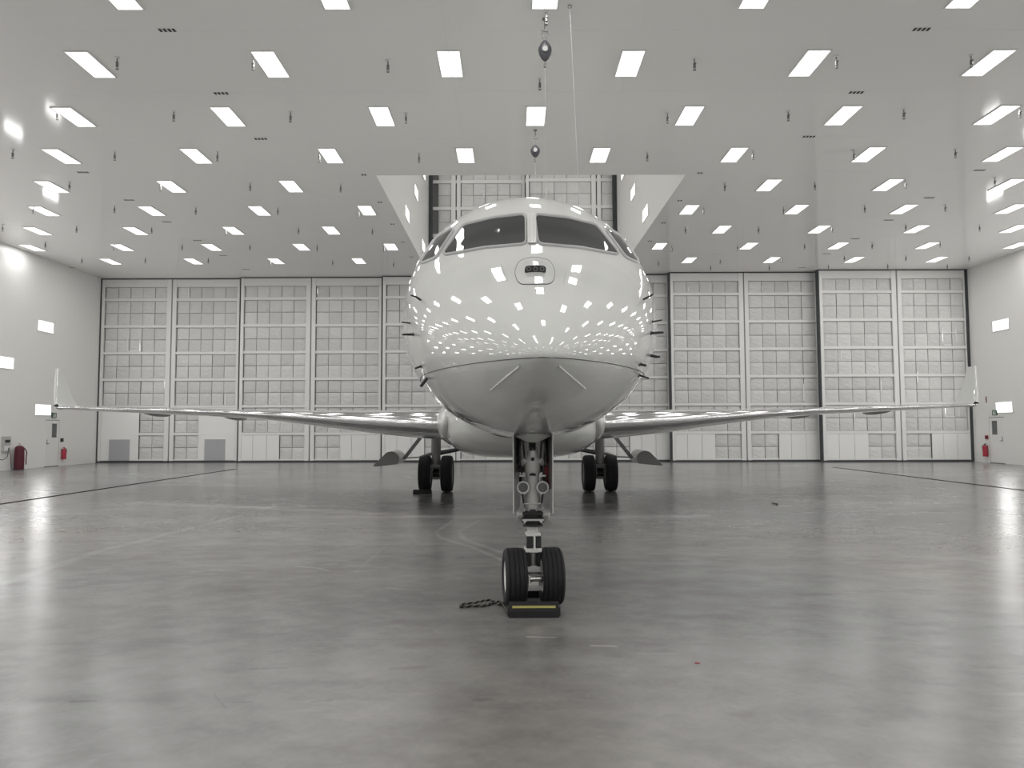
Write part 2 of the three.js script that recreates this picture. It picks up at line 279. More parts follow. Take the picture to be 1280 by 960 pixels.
for (let k = 0; k < 12; k++) {
  const D = trackD[k >> 1], xa = onD(edges[k], 450, D).x, xb = onD(edges[k + 1], 450, D).x;
  const a = k === 0 ? XL + 0.02 : xa, b = k === 11 ? XR - 0.02 : xb, W = b - a, Z = -D;
  const d = structure('door_' + (k + 1), leafLabels[k], 'hangar door');
  const lo = Math.max(a, XC - NW + 0.02), hi = Math.min(b, XC + NW - 0.02), tall = hi - lo > 0.3;
  const st0 = k % 2 ? 0.19 : 0.15, st1 = k % 2 ? 0.13 : 0.22, ia = a + st0 + 0.06, ib = b - st1 - 0.04, cw = (ib - ia) / 5;
  const fr = [], bk = [box(W - 0.06, H - 0.16, 0.04, (a + b) / 2, H / 2 + 0.04, Z - 0.1)];
  fr.push(rbox(st0, H - 0.1, 0.14, a + st0 / 2 + 0.03, H / 2 + 0.03, Z), rbox(st1, H - 0.1, 0.14, b - st1 / 2 - 0.03, H / 2 + 0.03, Z));
  const rails = [[0.0, 0.11], [1.34, 1.47], [2.69, 2.82], [4.03, 4.16], [5.35, 5.48], [6.68, 6.81], [8.02, 8.15], [8.72, H - 0.03]];
  for (const [y0, y1] of rails.slice(1)) fr.push(box(ib - ia + 0.12, y1 - y0, 0.1, (ia + ib) / 2, (y0 + y1) / 2, Z));
  fr.push(box(W - 0.06, 0.06, 0.12, (a + b) / 2, 0.13, Z));
  if (tall) {
    bk.push(box(hi - lo, NH - H, 0.04, (lo + hi) / 2, (NH + H) / 2, Z - 0.1));
    for (const [y0, y1] of [[H - 0.03, 9.15], [9.75, 9.9], [11.1, 11.25], [12.45, 12.6], [13.8, 13.95], [15.1, NH]]) fr.push(box(hi - lo, y1 - y0, 0.1, (lo + hi) / 2, (y0 + y1) / 2, Z));
    for (const [x, w] of [[a + st0 / 2 + 0.03, st0], [b - st1 / 2 - 0.03, st1]]) if (x > lo && x < hi) fr.push(rbox(w, NH - H, 0.14, x, (NH + H) / 2, Z));
  }
  part('leaf_frame', fr, M.doorFrame, d);
  part('leaf_backing', bk, M.doorBack, d);
  part('bottom_seal', box(W - 0.01, 0.1, 0.13, (a + b) / 2, 0.05, Z), M.seal, d);
  part('edge_seal', k % 2 === 0 ? box(0.07, H - 0.02, 0.1, b - 0.0, H / 2, Z - 0.03) : box(0.05, H - 0.02, 0.12, b - 0.025, H / 2, Z - 0.05), k % 2 === 0 ? M.gap : M.seal, d);
  if (k === 0) part('dark_side_strip', box(0.08, H - 0.02, 0.14, a + 0.01, H / 2, Z + 0.01), M.seal, d);
  if (k === 11) part('dark_side_strip', box(0.14, H - 0.02, 0.14, b - 0.05, H / 2, Z + 0.02), M.seal, d);
  if (k === 8 || k === 10) part('dark_side_strip', box(0.05, H - 0.02, 0.24, a - 0.025, H / 2, Z - 0.05), M.seal, d);  // dark strip paints in the shade on the exposed side of the nearer leaf
  part('top_seal', box(W - 0.01, 0.05, 0.16, (a + b) / 2, H - 0.025, Z + 0.0), M.seal, d);
  const keepRight = k % 2 === 0;
  bays.forEach(([y0, y1, n], bi) => {
    const few = bi === 0 || (bi === 1 && k < 2);
    for (let c = 0; c < 5; c++) {
      const x0 = ia + c * cw, x1 = x0 + cw;
      if (bi > 6 && (!tall || x0 < lo + 0.02 || x1 > hi - 0.02)) continue;
      if (few && (keepRight ? c < 3 : c > 1)) continue;
      for (let r = 0; r < n; r++) {
        const h = (y1 - y0) / n, m = shade(new THREE.Mesh(padGeos[Math.floor(rand() * 5)], padMats[Math.floor(rand() * 4)]));
        m.name = 'insulation_pad'; m.position.set((x0 + x1) / 2 + (rand() - 0.5) * 0.008, y0 + h * (r + 0.5), Z - 0.035 + rand() * 0.012);
        m.scale.set(cw - 0.012 - rand() * 0.014, h - 0.012 - rand() * 0.014, 1); m.rotation.z = (rand() - 0.5) * 0.012; d.add(m);
      }
    }
    if (few) {                                     // smooth cladding with the outline of a wicket door
      const c0 = keepRight ? ia - 0.03 : ia + 2 * cw + 0.004, c1 = keepRight ? ia + 3 * cw - 0.004 : ib + 0.03, q = (c1 - c0) / 3, t = bi === 0 ? 0.16 : 1.36, e = bi === 0 ? (k < 2 ? 1.36 : 1.33) : 2.68;
      const cut = k < 2 ? [[c0, c1]] : [[c0, c0 + q * 0.9], [c0 + q * 0.9, c0 + q * 2], [c0 + q * 2, c1]];
      for (const [p0, p1] of cut) part('cladding_panel', rbox(p1 - p0 - 0.014, e - t, 0.05, (p0 + p1) / 2, (t + e) / 2, Z + 0.035, 0.006), M.doorPlain, d);
    }
  });
  if (k < 2) { const vx = k === 0 ? a + 1.12 : a + 2.28, v = part('floor_vent', rbox(1.0, 1.04, 0.04, vx, 0.62, Z + 0.075, 0.006), M.vent, d); v.userData.label = 'plain grey vent panel'; }
  leaves.push({ d, a, b, Z });
}
// lamp reflections on some pad edges, painted in as white strips
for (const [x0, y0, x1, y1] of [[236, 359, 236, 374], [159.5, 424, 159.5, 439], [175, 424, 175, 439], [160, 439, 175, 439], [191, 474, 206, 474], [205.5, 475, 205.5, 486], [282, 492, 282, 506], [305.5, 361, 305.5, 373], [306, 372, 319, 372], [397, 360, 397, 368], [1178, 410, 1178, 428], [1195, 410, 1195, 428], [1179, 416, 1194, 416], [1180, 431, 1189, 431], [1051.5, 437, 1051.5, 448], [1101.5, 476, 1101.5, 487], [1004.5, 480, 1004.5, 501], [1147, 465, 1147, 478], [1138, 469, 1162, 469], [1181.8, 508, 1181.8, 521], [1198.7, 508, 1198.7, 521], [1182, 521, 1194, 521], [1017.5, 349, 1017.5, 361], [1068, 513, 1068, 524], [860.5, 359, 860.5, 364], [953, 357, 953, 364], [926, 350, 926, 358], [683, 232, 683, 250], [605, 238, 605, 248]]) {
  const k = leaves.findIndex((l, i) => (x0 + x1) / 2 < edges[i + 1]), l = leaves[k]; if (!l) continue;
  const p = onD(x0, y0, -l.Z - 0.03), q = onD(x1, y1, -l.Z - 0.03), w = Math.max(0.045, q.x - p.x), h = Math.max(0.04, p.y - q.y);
  part('painted_glint', rbox(w, h, 0.012, (p.x + q.x) / 2, (p.y + q.y) / 2, l.Z + 0.03, 0.004), M.glossWhite, l.d);
}
const sealL = structure('trim_1', 'dark vertical seal at the recess edge', 'seal'); part('seal_strip', box(0.16, NH - H, 0.3, XC - NW + 0.1, (NH + H) / 2, -35.9), M.seal, sealL);
const sealR = structure('trim_2', 'dark vertical seal at the recess edge', 'seal'); part('seal_strip', box(0.16, NH - H, 0.3, XC + NW - 0.1, (NH + H) / 2, -35.9), M.seal, sealR);

// ---------------------------------------------------------------- lamps
function fitting(w, h) {                            // a recessed fluorescent fitting that shines along -z
  const g = new THREE.Group(), t = 0.025, dep = 0.02;
  part('lamp_frame', [box(w + 2 * t, t, dep, 0, h / 2 + t / 2, 0), box(w + 2 * t, t, dep, 0, -h / 2 - t / 2, 0), box(t, h, dep, -w / 2 - t / 2, 0, 0), box(t, h, dep, w / 2 + t / 2, 0, 0)], M.lampFrame, g);
  const s = w < h, n = 2, q = (s ? w : h) / n;     // two lit halves with a narrow bar between them
  for (let i = 0; i < n; i++) part('lamp_diffuser', (s ? new THREE.PlaneGeometry(q - 0.012, h).rotateY(Math.PI).translate(-w / 2 + q * (i + 0.5), 0, -0.004) : new THREE.PlaneGeometry(w, q - 0.012).rotateY(Math.PI).translate(0, -h / 2 + q * (i + 0.5), -0.004)), M.lampGlow, g);
  part('lamp_housing', box(w, h, 0.008, 0, 0, 0.001), M.lampFrame, g);
  const l = new THREE.RectAreaLight(LAMP_COLOR, LAMP, w, h); l.name = 'lamp_light'; l.position.z = -0.014; g.add(l);
  return g;
}
const ORD = ['first', 'second', 'third', 'fourth', 'fifth', 'sixth', 'seventh', 'eighth', 'ninth', 'tenth', 'eleventh', 'twelfth', 'thirteenth', 'fourteenth', 'fifteenth', 'sixteenth', 'seventeenth', 'eighteenth', 'nineteenth', 'twentieth'];
const lamps = [];
const ceilLamp = fitting(0.45, 1.08), wallLamp = fitting(1.08, 0.46);
function lamp(proto, name, pos, rx, ry, label, group) { const g = proto.clone(); g.name = numbered(name); g.position.copy(pos); g.rotation.set(rx, ry, 0); scene.add(g); tag(g, label, 'light', group); }
for (let k = 7; k >= -11; k--) {
  const D = D0 + ROW * k, half = ((k % 2) + 2) % 2 === 0;
  if (D > 35 || D < -ZF + 1) continue;
  let nth = 0;
  for (let c = half ? -5.5 : -5; c <= 5.5; c += 1) {
    const x = XC + c * COL; if (x < XL + 0.4 || x > XR - 0.4 || inRecess(x, D, 0.6)) continue;
    lamp(ceilLamp, 'ceiling_light', V(x, H - 0.011, -D), -Math.PI / 2, 0, `white ceiling light in ${ORD[7 - k]} row from the hangar doors, ${ORD[nth]} from red cylinder wall`, 'ceiling lights in staggered rows'); lamps.push({ x, D, row: 7 - k, n: nth++ });
  }
}
const wallD = D0 + ROW * 7 - 0.45;                         // the lattice goes on down the side walls
for (let k = -16; k <= 0; k++) {
  const D = wallD + ROW * k; if (D < -ZF + 1) continue;
  for (const y of ((k % 2) + 2) % 2 === 0 ? [2.5, 6.15] : [4.35, 8.0].slice(0, 1)) for (const s of [-1, 1])
    lamp(wallLamp, 'wall_light', V(s < 0 ? XL + 0.012 : XR - 0.012, y, -(D + (s < 0 ? 0 : 0.3))), 0, s < 0 ? -Math.PI / 2 : Math.PI / 2, `${y < 3 ? 'low' : y < 5 ? 'middle' : 'high'} white wall light, ${ORD[-k]} column from hangar doors, on wall ${s < 0 ? 'with' : 'without'} red cylinder`, s < 0 ? 'wall lights on the cylinder wall' : 'wall lights on the plain wall');
}
for (const [ri, [D, ys]] of [[33.6, [9.95, 13.4]], [30.95, [11.6]], [28.25, [9.9, 13.4]], [25.6, [11.6]], [23, [13.4]]].entries()) for (const y of ys) for (const s of [-1, 1])
  lamp(wallLamp, 'recess_light', V(XC + s * (NW - 0.012), y, -D), 0, s < 0 ? -Math.PI / 2 : Math.PI / 2, `${y > 12 ? 'upper' : 'lower'} light, ${ORD[ri]} column from doors, recess side wall toward ${s < 0 ? 'red cylinder' : 'cylinder-free'} wall`, 'recess wall lights');

// ---------------------------------------------------------------- small fittings of the ceiling
const sprinkler = thing('ceiling_sprinkler', 'small dark sprinkler head hanging from the white ceiling', 'sprinkler', [0, 0, 0], 'sprinklers between the ceiling lights');
part('escutcheon', new THREE.LatheGeometry([[0, 0], [0.05, 0], [0.045, -0.012], [0.02, -0.02], [0, -0.02]].map(p => new THREE.Vector2(...p)), 16), M.lampFrame, sprinkler);
part('drop_pipe', bar(V(0, -0.01, 0), V(0, -0.1, 0), 0.013), M.sprinkler, sprinkler);
part('sprinkler_head', [cylY(0.027, 0.09, 0, -0.145, 0, 12), bar(V(-0.022, -0.185, 0), V(-0.018, -0.245, 0), 0.006), bar(V(0.022, -0.185, 0), V(0.018, -0.245, 0), 0.006), cylY(0.030, 0.010, 0, -0.245, 0, 12), rbox(0.045, 0.025, 0.06, 0.008, -0.12, 0.02)], M.sprinkler, sprinkler);
const Z6 = [[413, 230], [893, 232], [613, 415], [1025, 418], [203, 410], [45, 548], [405, 555], [767, 557], [1127, 560], [245, 660], [567, 665], [883, 663], [1202, 668], [118, 745], [404, 742], [691, 748], [980, 748], [10, 808], [270, 812], [535, 815], [797, 822], [1054, 818], [160, 868], [402, 876], [643, 876], [882, 876], [1119, 878], [289, 922], [513, 922], [735, 922], [955, 930], [1174, 930]].map(p => [p[0] / 2.823, p[1] / 2.823]);
const Z7 = [[155, 240], [218, 422], [1142, 422], [265, 562], [1070, 557], [100, 820], [142, 882], [175, 935], [1205, 815], [1157, 882], [1110, 932], [714, 70], [691, 303], [52, 757]].map(p => [430 + p[0] / 2.823, p[1] / 2.823]);
const Z8 = [[51, 233], [552, 225], [1028, 222], [382, 414], [790, 407], [1199, 402], [257, 552], [614, 552], [972, 546], [158, 663], [476, 660], [796, 655], [1111, 645], [83, 747], [366, 747], [652, 740], [936, 738], [277, 815], [536, 812], [797, 806], [1057, 808], [203, 878], [440, 872], [678, 870], [917, 865], [142, 925], [360, 920], [580, 915], [797, 915], [1020, 915], [108, 948], [315, 948], [524, 945], [733, 943], [943, 943]].map(p => [850 + p[0] / 2.823, p[1] / 2.823]);
[...Z6, ...Z7, ...Z8].forEach(([x, y], i) => { const p = onY(x, y, H - 0.16); p.y = H; p.x = clamp(p.x, XL + 0.3, XR - 0.3); p.z = Math.max(p.z, -34.7); 
  let b = lamps[0]; for (const l of lamps) if (Math.hypot(l.x - p.x, l.D + p.z) < Math.hypot(b.x - p.x, b.D + p.z)) b = l;
  const where = p.x > b.x ? 'away from' : 'toward', lab = `dark sprinkler, ${where} cylinder wall from ${ORD[b.n]} ceiling light in ${ORD[b.row]} row from doors`;
  if (i) copyOf(sprinkler, p, lab); else { sprinkler.position.copy(p); sprinkler.userData.label = lab; } });
{ // two sprinklers beside one light: say which is nearer the doors
  const by = new Map(); scene.children.filter(o => o.name.startsWith('ceiling_sprinkler')).forEach(o => by.set(o.userData.label, [...(by.get(o.userData.label) || []), o]));
  for (const l of by.values()) if (l.length === 2) l.sort((a, b) => a.position.z - b.position.z).forEach((o, i) => { o.userData.label = o.userData.label.replace('dark sprinkler', i ? 'sprinkler farther from doors' : 'sprinkler nearer doors').replace(' row from doors', ' row'); });
}
function ventAt(n) {
  const g = new THREE.Group();
  part('vent_plate', rbox(0.085 * n + 0.03, 0.008, 0.15, 0, -0.004, 0, 0.003), M.ceiling, g);
  for (let i = 0; i < n; i++) part('vent_slot', box(0.052, 0.008, 0.11, (i - (n - 1) / 2) * 0.085, -0.009, 0), M.slot, g);
  return g;
}
const vent4 = ventAt(4), vent2 = ventAt(2);
function vents(proto, list, label, group) { const cnt = { a: 0, b: 0 }; list.sort((p, q) => q[1] - p[1]); for (const [x, y] of list) { const p = onY(x, y, H); p.z = Math.max(p.z, -34.7); const c = proto.clone(); c.name = numbered('ceiling_vent'); c.position.copy(p); scene.add(c); const sd = p.x < XC ? 'a' : 'b'; tag(c, `${label}, ${ORD[cnt[sd]++]} from the doors on the ${sd === 'a' ? 'red cylinder' : 'cylinder-free'} side`, 'vent', group); } }
vents(vent4, [[590, 105], [780, 328], [920, 489], [293, 607], [455, 705], [588, 782], [697, 848], [788, 901], [250, 943], [868, 950]].map(p => [p[0] / 2.823, p[1] / 2.823]).concat([[852, 102], [622, 325], [455, 481], [1057, 600], [880, 697], [736, 776], [618, 842], [518, 895], [430, 943]].map(p => [850 + p[0] / 2.823, p[1] / 2.823])), 'four-slot ceiling vent', 'four-slot ceiling vents');
vents(vent2, [[70, 616], [127, 713], [171, 790], [208, 853], [238, 906], [1185, 707], [1128, 786], [1080, 850]].map(p => [430 + p[0] / 2.823, p[1] / 2.823]).concat([[875, 216]]), 'two-slot ceiling vent beside recess', 'two-slot ceiling vents');

// ---------------------------------------------------------------- the aircraft
const AX = 0.19, DN = 4.2;                          // its axis and the distance of the nose tip
const jet = thing('business_jet', 'white twin-engine business jet parked nose-on with upturned winglets', 'airplane', [AX, 0, 0]);
const sq = a => a.map(Math.sqrt);
const SS = sq([0, 0.05, 0.2, 0.5, 1, 1.5, 2, 2.3, 2.6, 3, 3.5, 4, 4.5, 5, 20, 24, 27, 29.6]);
const fT = curve(SS, [2.065, 2.15, 2.285, 2.475, 2.71, 2.92, 3.17, 3.355, 3.575, 3.85, 4.075, 4.185, 4.22, 4.225, 4.225, 4.2, 4.1, 3.9]);
const fW = curve(SS, [0, 0.11, 0.255, 0.455, 0.70, 0.89, 1.03, 1.10, 1.16, 1.235, 1.30, 1.335, 1.343, 1.345, 1.345, 1.05, 0.6, 0.08]);
const fB = curve(SS, [2.065, 2.005, 1.925, 1.825, 1.72, 1.65, 1.60, 1.585, 1.57, 1.55, 1.54, 1.535, 1.535, 1.535, 1.56, 2.3, 3.0, 3.72]);
const fC = curve(SS, [2.065, 2.075, 2.10, 2.15, 2.245, 2.35, 2.46, 2.53, 2.60, 2.69, 2.79, 2.85, 2.875, 2.88, 2.88, 3.2, 3.5, 3.8]);
const paintY = s => s < 3.5 ? 2.05 + 0.018 * s : 2.113;
function hull(s, a) { const r = Math.sqrt(s), c = fC(r), sn = Math.sin(a); return V(fW(r) * Math.cos(a), c + (sn >= 0 ? fT(r) - c : c - fB(r)) * sn, -(DN + s)); }
function paintAngle(s) { const r = Math.sqrt(s), c = fC(r), y = paintY(s); return Math.asin(clamp(y >= c ? (y - c) / Math.max(1e-6, fT(r) - c) : (y - c) / Math.max(1e-6, c - fB(r)), -1, 1)); }
const S_END = 29.6, sAt = u => S_END * Math.pow(u, 2.6) + 1e-7;
const upper = part('fuselage', gridMesh((u, v) => { const s = Math.min(S_END, sAt(u)), a = paintAngle(s); return hull(s, lerp(a, Math.PI - a, v)); }, 150, 96, true), M.paint, jet);
const lower = part('belly_skin', gridMesh((u, v) => { const s = Math.min(S_END, 0.001 + sAt(u)), a = paintAngle(s); return hull(s, lerp(-Math.PI - a, a, v)); }, 150, 72, true), M.paint, jet);
lower.userData.label = 'glossy belly skin below the fine waterline joint';
// where a pixel's ray meets the fuselage, in the aircraft's own frame
function F(p) { const s = -p.z - DN; if (s <= 0) return 1; const r = Math.sqrt(s), c = fC(r), w = fW(r), h = p.y >= c ? fT(r) - c : c - fB(r); return (p.x / w) ** 2 + ((p.y - c) / h) ** 2 - 1; }
function onHull(px, py) {
  const d = ray(px, py), o = camera.position.clone(); o.x -= AX;
  const at = k => o.clone().addScaledVector(d, k);
  let k = 3.9; while (k < 10 && F(at(k)) > 0) k += 0.01;
  if (k >= 10) return null;
  let a = k - 0.01, b = k; for (let i = 0; i < 24; i++) { const m = (a + b) / 2; if (F(at(m)) > 0) a = m; else b = m; }
  const p = at(b), e = 2e-3, g = V(F(p.clone().add(V(e, 0, 0))) - F(p.clone().add(V(-e, 0, 0))), F(p.clone().add(V(0, e, 0))) - F(p.clone().add(V(0, -e, 0))), F(p.clone().add(V(0, 0, e))) - F(p.clone().add(V(0, 0, -e)))).normalize();
  return { p, n: g };
}
function outline(corners, round, per = 10) {        // polygon with rounded corners, evenly many points
  const out = [], n = corners.length;
  for (let i = 0; i < n; i++) {
    const a = corners[(i + n - 1) % n], b = corners[i], c = corners[(i + 1) % n];
    const cut = (p, q) => { const l = Math.hypot(q[0] - p[0], q[1] - p[1]), t = Math.min(round / l, 0.45); return [lerp(p[0], q[0], t), lerp(p[1], q[1], t)]; };
    const s = cut(b, a), e = cut(b, c);
    for (let j = 0; j <= 6; j++) { const t = j / 6; out.push([(1 - t) ** 2 * s[0] + 2 * t * (1 - t) * b[0] + t * t * e[0], (1 - t) ** 2 * s[1] + 2 * t * (1 - t) * b[1] + t * t * e[1]]); }
    const e2 = cut(c, b); for (let j = 1; j < per; j++) { const t = j / per; out.push([lerp(e[0], e2[0], t), lerp(e[1], e2[1], t)]); }
  }
  return out;
}
function grow(poly, d) { const cx = poly.reduce((s, p) => s + p[0], 0) / poly.length, cy = poly.reduce((s, p) => s + p[1], 0) / poly.length, n = poly.length; return poly.map((p, i) => { const a = poly[(i + n - 1) % n], b = poly[(i + 1) % n]; let nx = b[1] - a[1], ny = a[0] - b[0]; const l = Math.hypot(nx, ny) || 1; nx /= l; ny /= l; if (nx * (p[0] - cx) + ny * (p[1] - cy) < 0) { nx = -nx; ny = -ny; } return [p[0] + nx * d, p[1] + ny * d]; }); }
function skinRings(rings, lift) {                   // rings of pixels laid on the hull and lifted along its normal
  const pos = [], idx = [], n = rings[0].length;
  rings.forEach((ring, ri) => ring.forEach(([x, y]) => { let h = onHull(x, y); for (let t = 1; !h && t < 40; t++) h = onHull(lerp(x, 664, t * 0.004), lerp(y, 400, t * 0.004)); const q = h.p.clone().addScaledVector(h.n, lift[ri]); pos.push(q.x, q.y, q.z); }));
  for (let r = 0; r < rings.length - 1; r++) for (let i = 0; i < n; i++) { const a = r * n + i, b = r * n + (i + 1) % n, c = a + n, d = b + n; idx.push(a, b, c, b, d, c); }
  const g = new THREE.BufferGeometry(); g.setAttribute('position', new THREE.Float32BufferAttribute(pos, 3)); g.setAttribute('uv', new THREE.Float32BufferAttribute(new Float32Array(pos.length / 3 * 2), 2)); g.setIndex(idx); g.computeVertexNormals();
  const p = g.attributes.position, nn = g.attributes.normal; let s = 0; for (let i = 0; i < p.count; i++) s += nn.getZ(i);
  if (s < 0) { for (let i = 0; i < idx.length; i += 3) [idx[i], idx[i + 1]] = [idx[i + 1], idx[i]]; g.setIndex(idx); g.computeVertexNormals(); }
  return g;
}
function pane(poly, lift, steps = 9, dome = 0) { const cx = poly.reduce((s, p) => s + p[0], 0) / poly.length, cy = poly.reduce((s, p) => s + p[1], 0) / poly.length, rings = [], l = []; for (let k = 0; k <= steps; k++) { const r = k / steps || 0.002; rings.push(poly.map(p => [lerp(cx, p[0], r), lerp(cy, p[1], r)])); l.push(lift + dome * (1 - r * r) ** 2); } return skinRings(rings, l); }
function border(poly, w, lift) { const o = grow(poly, w); return skinRings([grow(poly, -0.2), grow(poly, 0.15 * w), grow(poly, 0.85 * w), o], [-0.002, lift, lift, -0.004]); }
function mirrorX(g) { const m = g.clone(), p = m.attributes.position, n = m.attributes.normal; for (let i = 0; i < p.count; i++) { p.setX(i, -p.getX(i)); n.setX(i, -n.getX(i)); } const id = Array.from(m.index.array); for (let i = 0; i < id.length; i += 3) [id[i], id[i + 1]] = [id[i + 1], id[i]]; m.setIndex(id); return m; }
const front = outline([[554.5, 317.5], [580, 282.5], [616, 274], [655.5, 269.5], [656, 304], [605, 308.5]], 5), side = outline([[526.5, 328], [547, 297], [566.5, 286], [544, 321]], 4);
for (const [poly, nm] of [[front, 'windshield_pane'], [side, 'side_window_pane']]) {
  const g = pane(poly, 0.006), f = border(poly, 3.2, 0.012);
  for (const m of [x => x, mirrorX]) { part(nm, m(g), M.glass, upper); part('window_frame', m(f), M.frame, upper); }
}
{ // centre post with its row of rivets
  const s = pane(outline([[659.5, 268], [669.5, 267.5], [670.5, 305], [659.5, 305.5]], 1.5), 0.014, 5); part('centre_post', s, M.post, upper);
  const rv = []; for (let i = 0; i < 12; i++) for (const x of [662.5, 667]) { const h = onHull(x, 271 + i * 2.9); rv.push(new THREE.SphereGeometry(0.0035, 6, 4).translate(...h.p.addScaledVector(h.n, 0.015).toArray())); }
  part('rivet_row', rv, M.frame, upper);
}
{ // vision sensor housing below the windshield
  const o = outline([[649, 326], [668, 321.5], [688, 326], [694.5, 341], [690, 355], [648.5, 355.5], [643, 340]], 7), h = pane(o, 0.004, 8, 0.016), g = part('sensor_housing', h, M.paint, upper);
  part('panel_joint', border(o, 0.7, 0.0045), M.line, upper);
  const l = outline([[657, 336], [660, 334.8], [678, 334.8], [681.5, 336.5], [681, 341], [676, 343.2], [661, 343.2], [656.5, 340.5]], 1.5); const c0 = onHull(669, 341.5), sc = 5.62 / FPX, ws = new THREE.Shape(l.map(([x, y]) => new THREE.Vector2((x - 669) * sc, -(y - 339) * sc * 1.25)));
  const fz = c0.p.z + 0.05, fy = c0.p.y + 0.021; part('sensor_window', new THREE.ExtrudeGeometry(ws, { depth: 0.09, bevelEnabled: true, bevelSize: 0.002, bevelThickness: 0.002, bevelSegments: 1 }).rotateX(0.10).translate(c0.p.x, fy, fz - 0.09), M.dark, upper);
  for (const [x, y] of [[661, 339], [669, 339.4], [677, 339]]) part('sensor_lens', new THREE.TorusGeometry(0.0135, 0.0018, 6, 20).rotateX(0.10).translate(c0.p.x + (x - 669) * sc, fy - (y - 339) * sc, fz + 0.004), M.gearGrey, upper);
  const sl = onHull(670.5, 362.5); part('latch', box(0.012, 0.003, 0.004, sl.p.x, sl.p.y, sl.p.z + 0.002), M.line, upper);
  for (const [x0, y0, x1, y1] of [[625.5, 329, 636, 352], [708, 337, 704.5, 356]]) { const ps = []; for (let i = 0; i <= 6; i++) { const q = onHull(lerp(x0, x1, i / 6), lerp(y0, y1, i / 6)); ps.push(q.p.addScaledVector(q.n, 0.001)); } part('panel_joint', hose(ps, 0.0016, 10), M.gearGrey, upper); }
}
for (const [x0, y0, x1, y1] of [[613, 487.5, 650, 457], [698, 457, 731.5, 485.5]]) { // lightning strips on the lower nose
  const ps = []; for (let i = 0; i <= 10; i++) { const q = onHull(lerp(x0, x1, i / 10), lerp(y0, y1, i / 10)); ps.push(q.p.addScaledVector(q.n, 0.003)); }
  part('diverter_strip', hose(ps, 0.0055, 20), M.glossWhite, lower);
}
// the edge of the belly paint: a fine dark joint
for (const sd of [-1, 1]) { const ps = []; for (let i = 0; i <= 40; i++) { const s = 0.003 + 9 * Math.pow(i / 40, 1.8), p = hull(s, paintAngle(s)); ps.push(V(p.x * sd * 1.0008, p.y - 0.002, p.z + 0.006 * Math.max(0, 1 - s / 0.25))); } part('paint_joint', hose(ps, 0.003, 90), M.line, lower); }
// probes and vanes along the sides of the nose
function probe(list, r, plate) {
  let h = null; for (let t = 0; !h && t < 60; t++) h = onHull(lerp(list[0][0], 664, t * 0.004), lerp(list[0][1], 400, t * 0.004)); const D = -h.p.z, pts = [h.p.clone().addScaledVector(h.n, -0.02), ...list.slice(1).map(([x, y], i) => { const q = onD(x, y, D - 0.03 * (i + 1)); q.x -= AX; return q; })], g = [];
  for (let i = 0; i < pts.length - 1; i++) g.push(bar(pts[i], pts[i + 1], r * (1 - 0.2 * i), r * (0.85 - 0.2 * i), 8));
  if (plate) { const c = new THREE.CylinderGeometry(r * 2.2, r * 2.6, 0.012, 14); c.scale(0.6, 1, 1.6); c.applyQuaternion(new THREE.Quaternion().setFromUnitVectors(V(0, 1, 0), h.n)); g.push(c.translate(...h.p.toArray())); }
  part('probe', g, M.dark, upper);
}
for (const [l, r, p] of [[[[526, 375], [519, 370.5], [513.5, 369]], 0.010, false], [[[512.5, 404], [502, 402.5]], 0.007, true], [[[516.5, 418], [508, 418], [503, 418.3]], 0.011, true], [[[526.5, 458], [519, 460.5]], 0.009, true], [[[533, 472], [526, 483]], 0.014, false], [[[533, 472], [541, 473.4]], 0.010, false],
  [[[804, 374], [816.5, 367.7]], 0.009, false], [[[815.5, 402], [827.5, 400]], 0.007, true], [[[813.5, 416.4], [825, 415.6], [829, 415.6]], 0.011, true], [[[800, 455.5], [808, 457]], 0.009, true], [[[798.5, 469.5], [811, 472.7]], 0.008, true], [[[813.5, 444.5], [821, 446], [824.5, 446]], 0.013, false]]) probe(l, r, p);

// wings: sections from fuselage side to tip [offset, distance of leading edge, chord, top, underside]
const wingT = [[0.9, 12.9, 6.2, 2.03, 1.40], [1.6, 13.25, 5.9, 2.03, 1.43], [3.0, 14.3, 4.9, 2.035, 1.54], [4.3, 15.25, 4.1, 2.05, 1.69], [6.3, 16.7, 3.3, 2.10, 1.885], [9.5, 19.05, 2.35, 2.225, 2.045], [12.6, 21.3, 1.6, 2.315, 2.19], [13.9, 22.25, 1.35, 2.35, 2.255]];
const col = i => curve(wingT.map(r => r[0]), wingT.map(r => r[i]));
const wLE = col(1), wCh = col(2), wTop = col(3), wBot = col(4);
const foil = t => (1.4845 * Math.sqrt(t) - 0.63 * t - 1.758 * t * t + 1.4215 * t ** 3 - 0.518 * t ** 4) * 2;   // 0..1 half thickness of a section
function wingPoint(x, q) {                          // q from -1 (trailing edge below) over 0 (leading edge) to 1 (trailing edge above)
  const t = Math.min(1, q * q), le = wLE(x), c = wCh(x), top = wTop(x), bot = wBot(x), mid = lerp(bot, top, 0.52), f = foil(t) / 1.0;
  return V(x, mid + (q >= 0 ? (top - mid) : (bot - mid)) * f - 0.02 * t * c * 0.2, -(le + c * t));
}
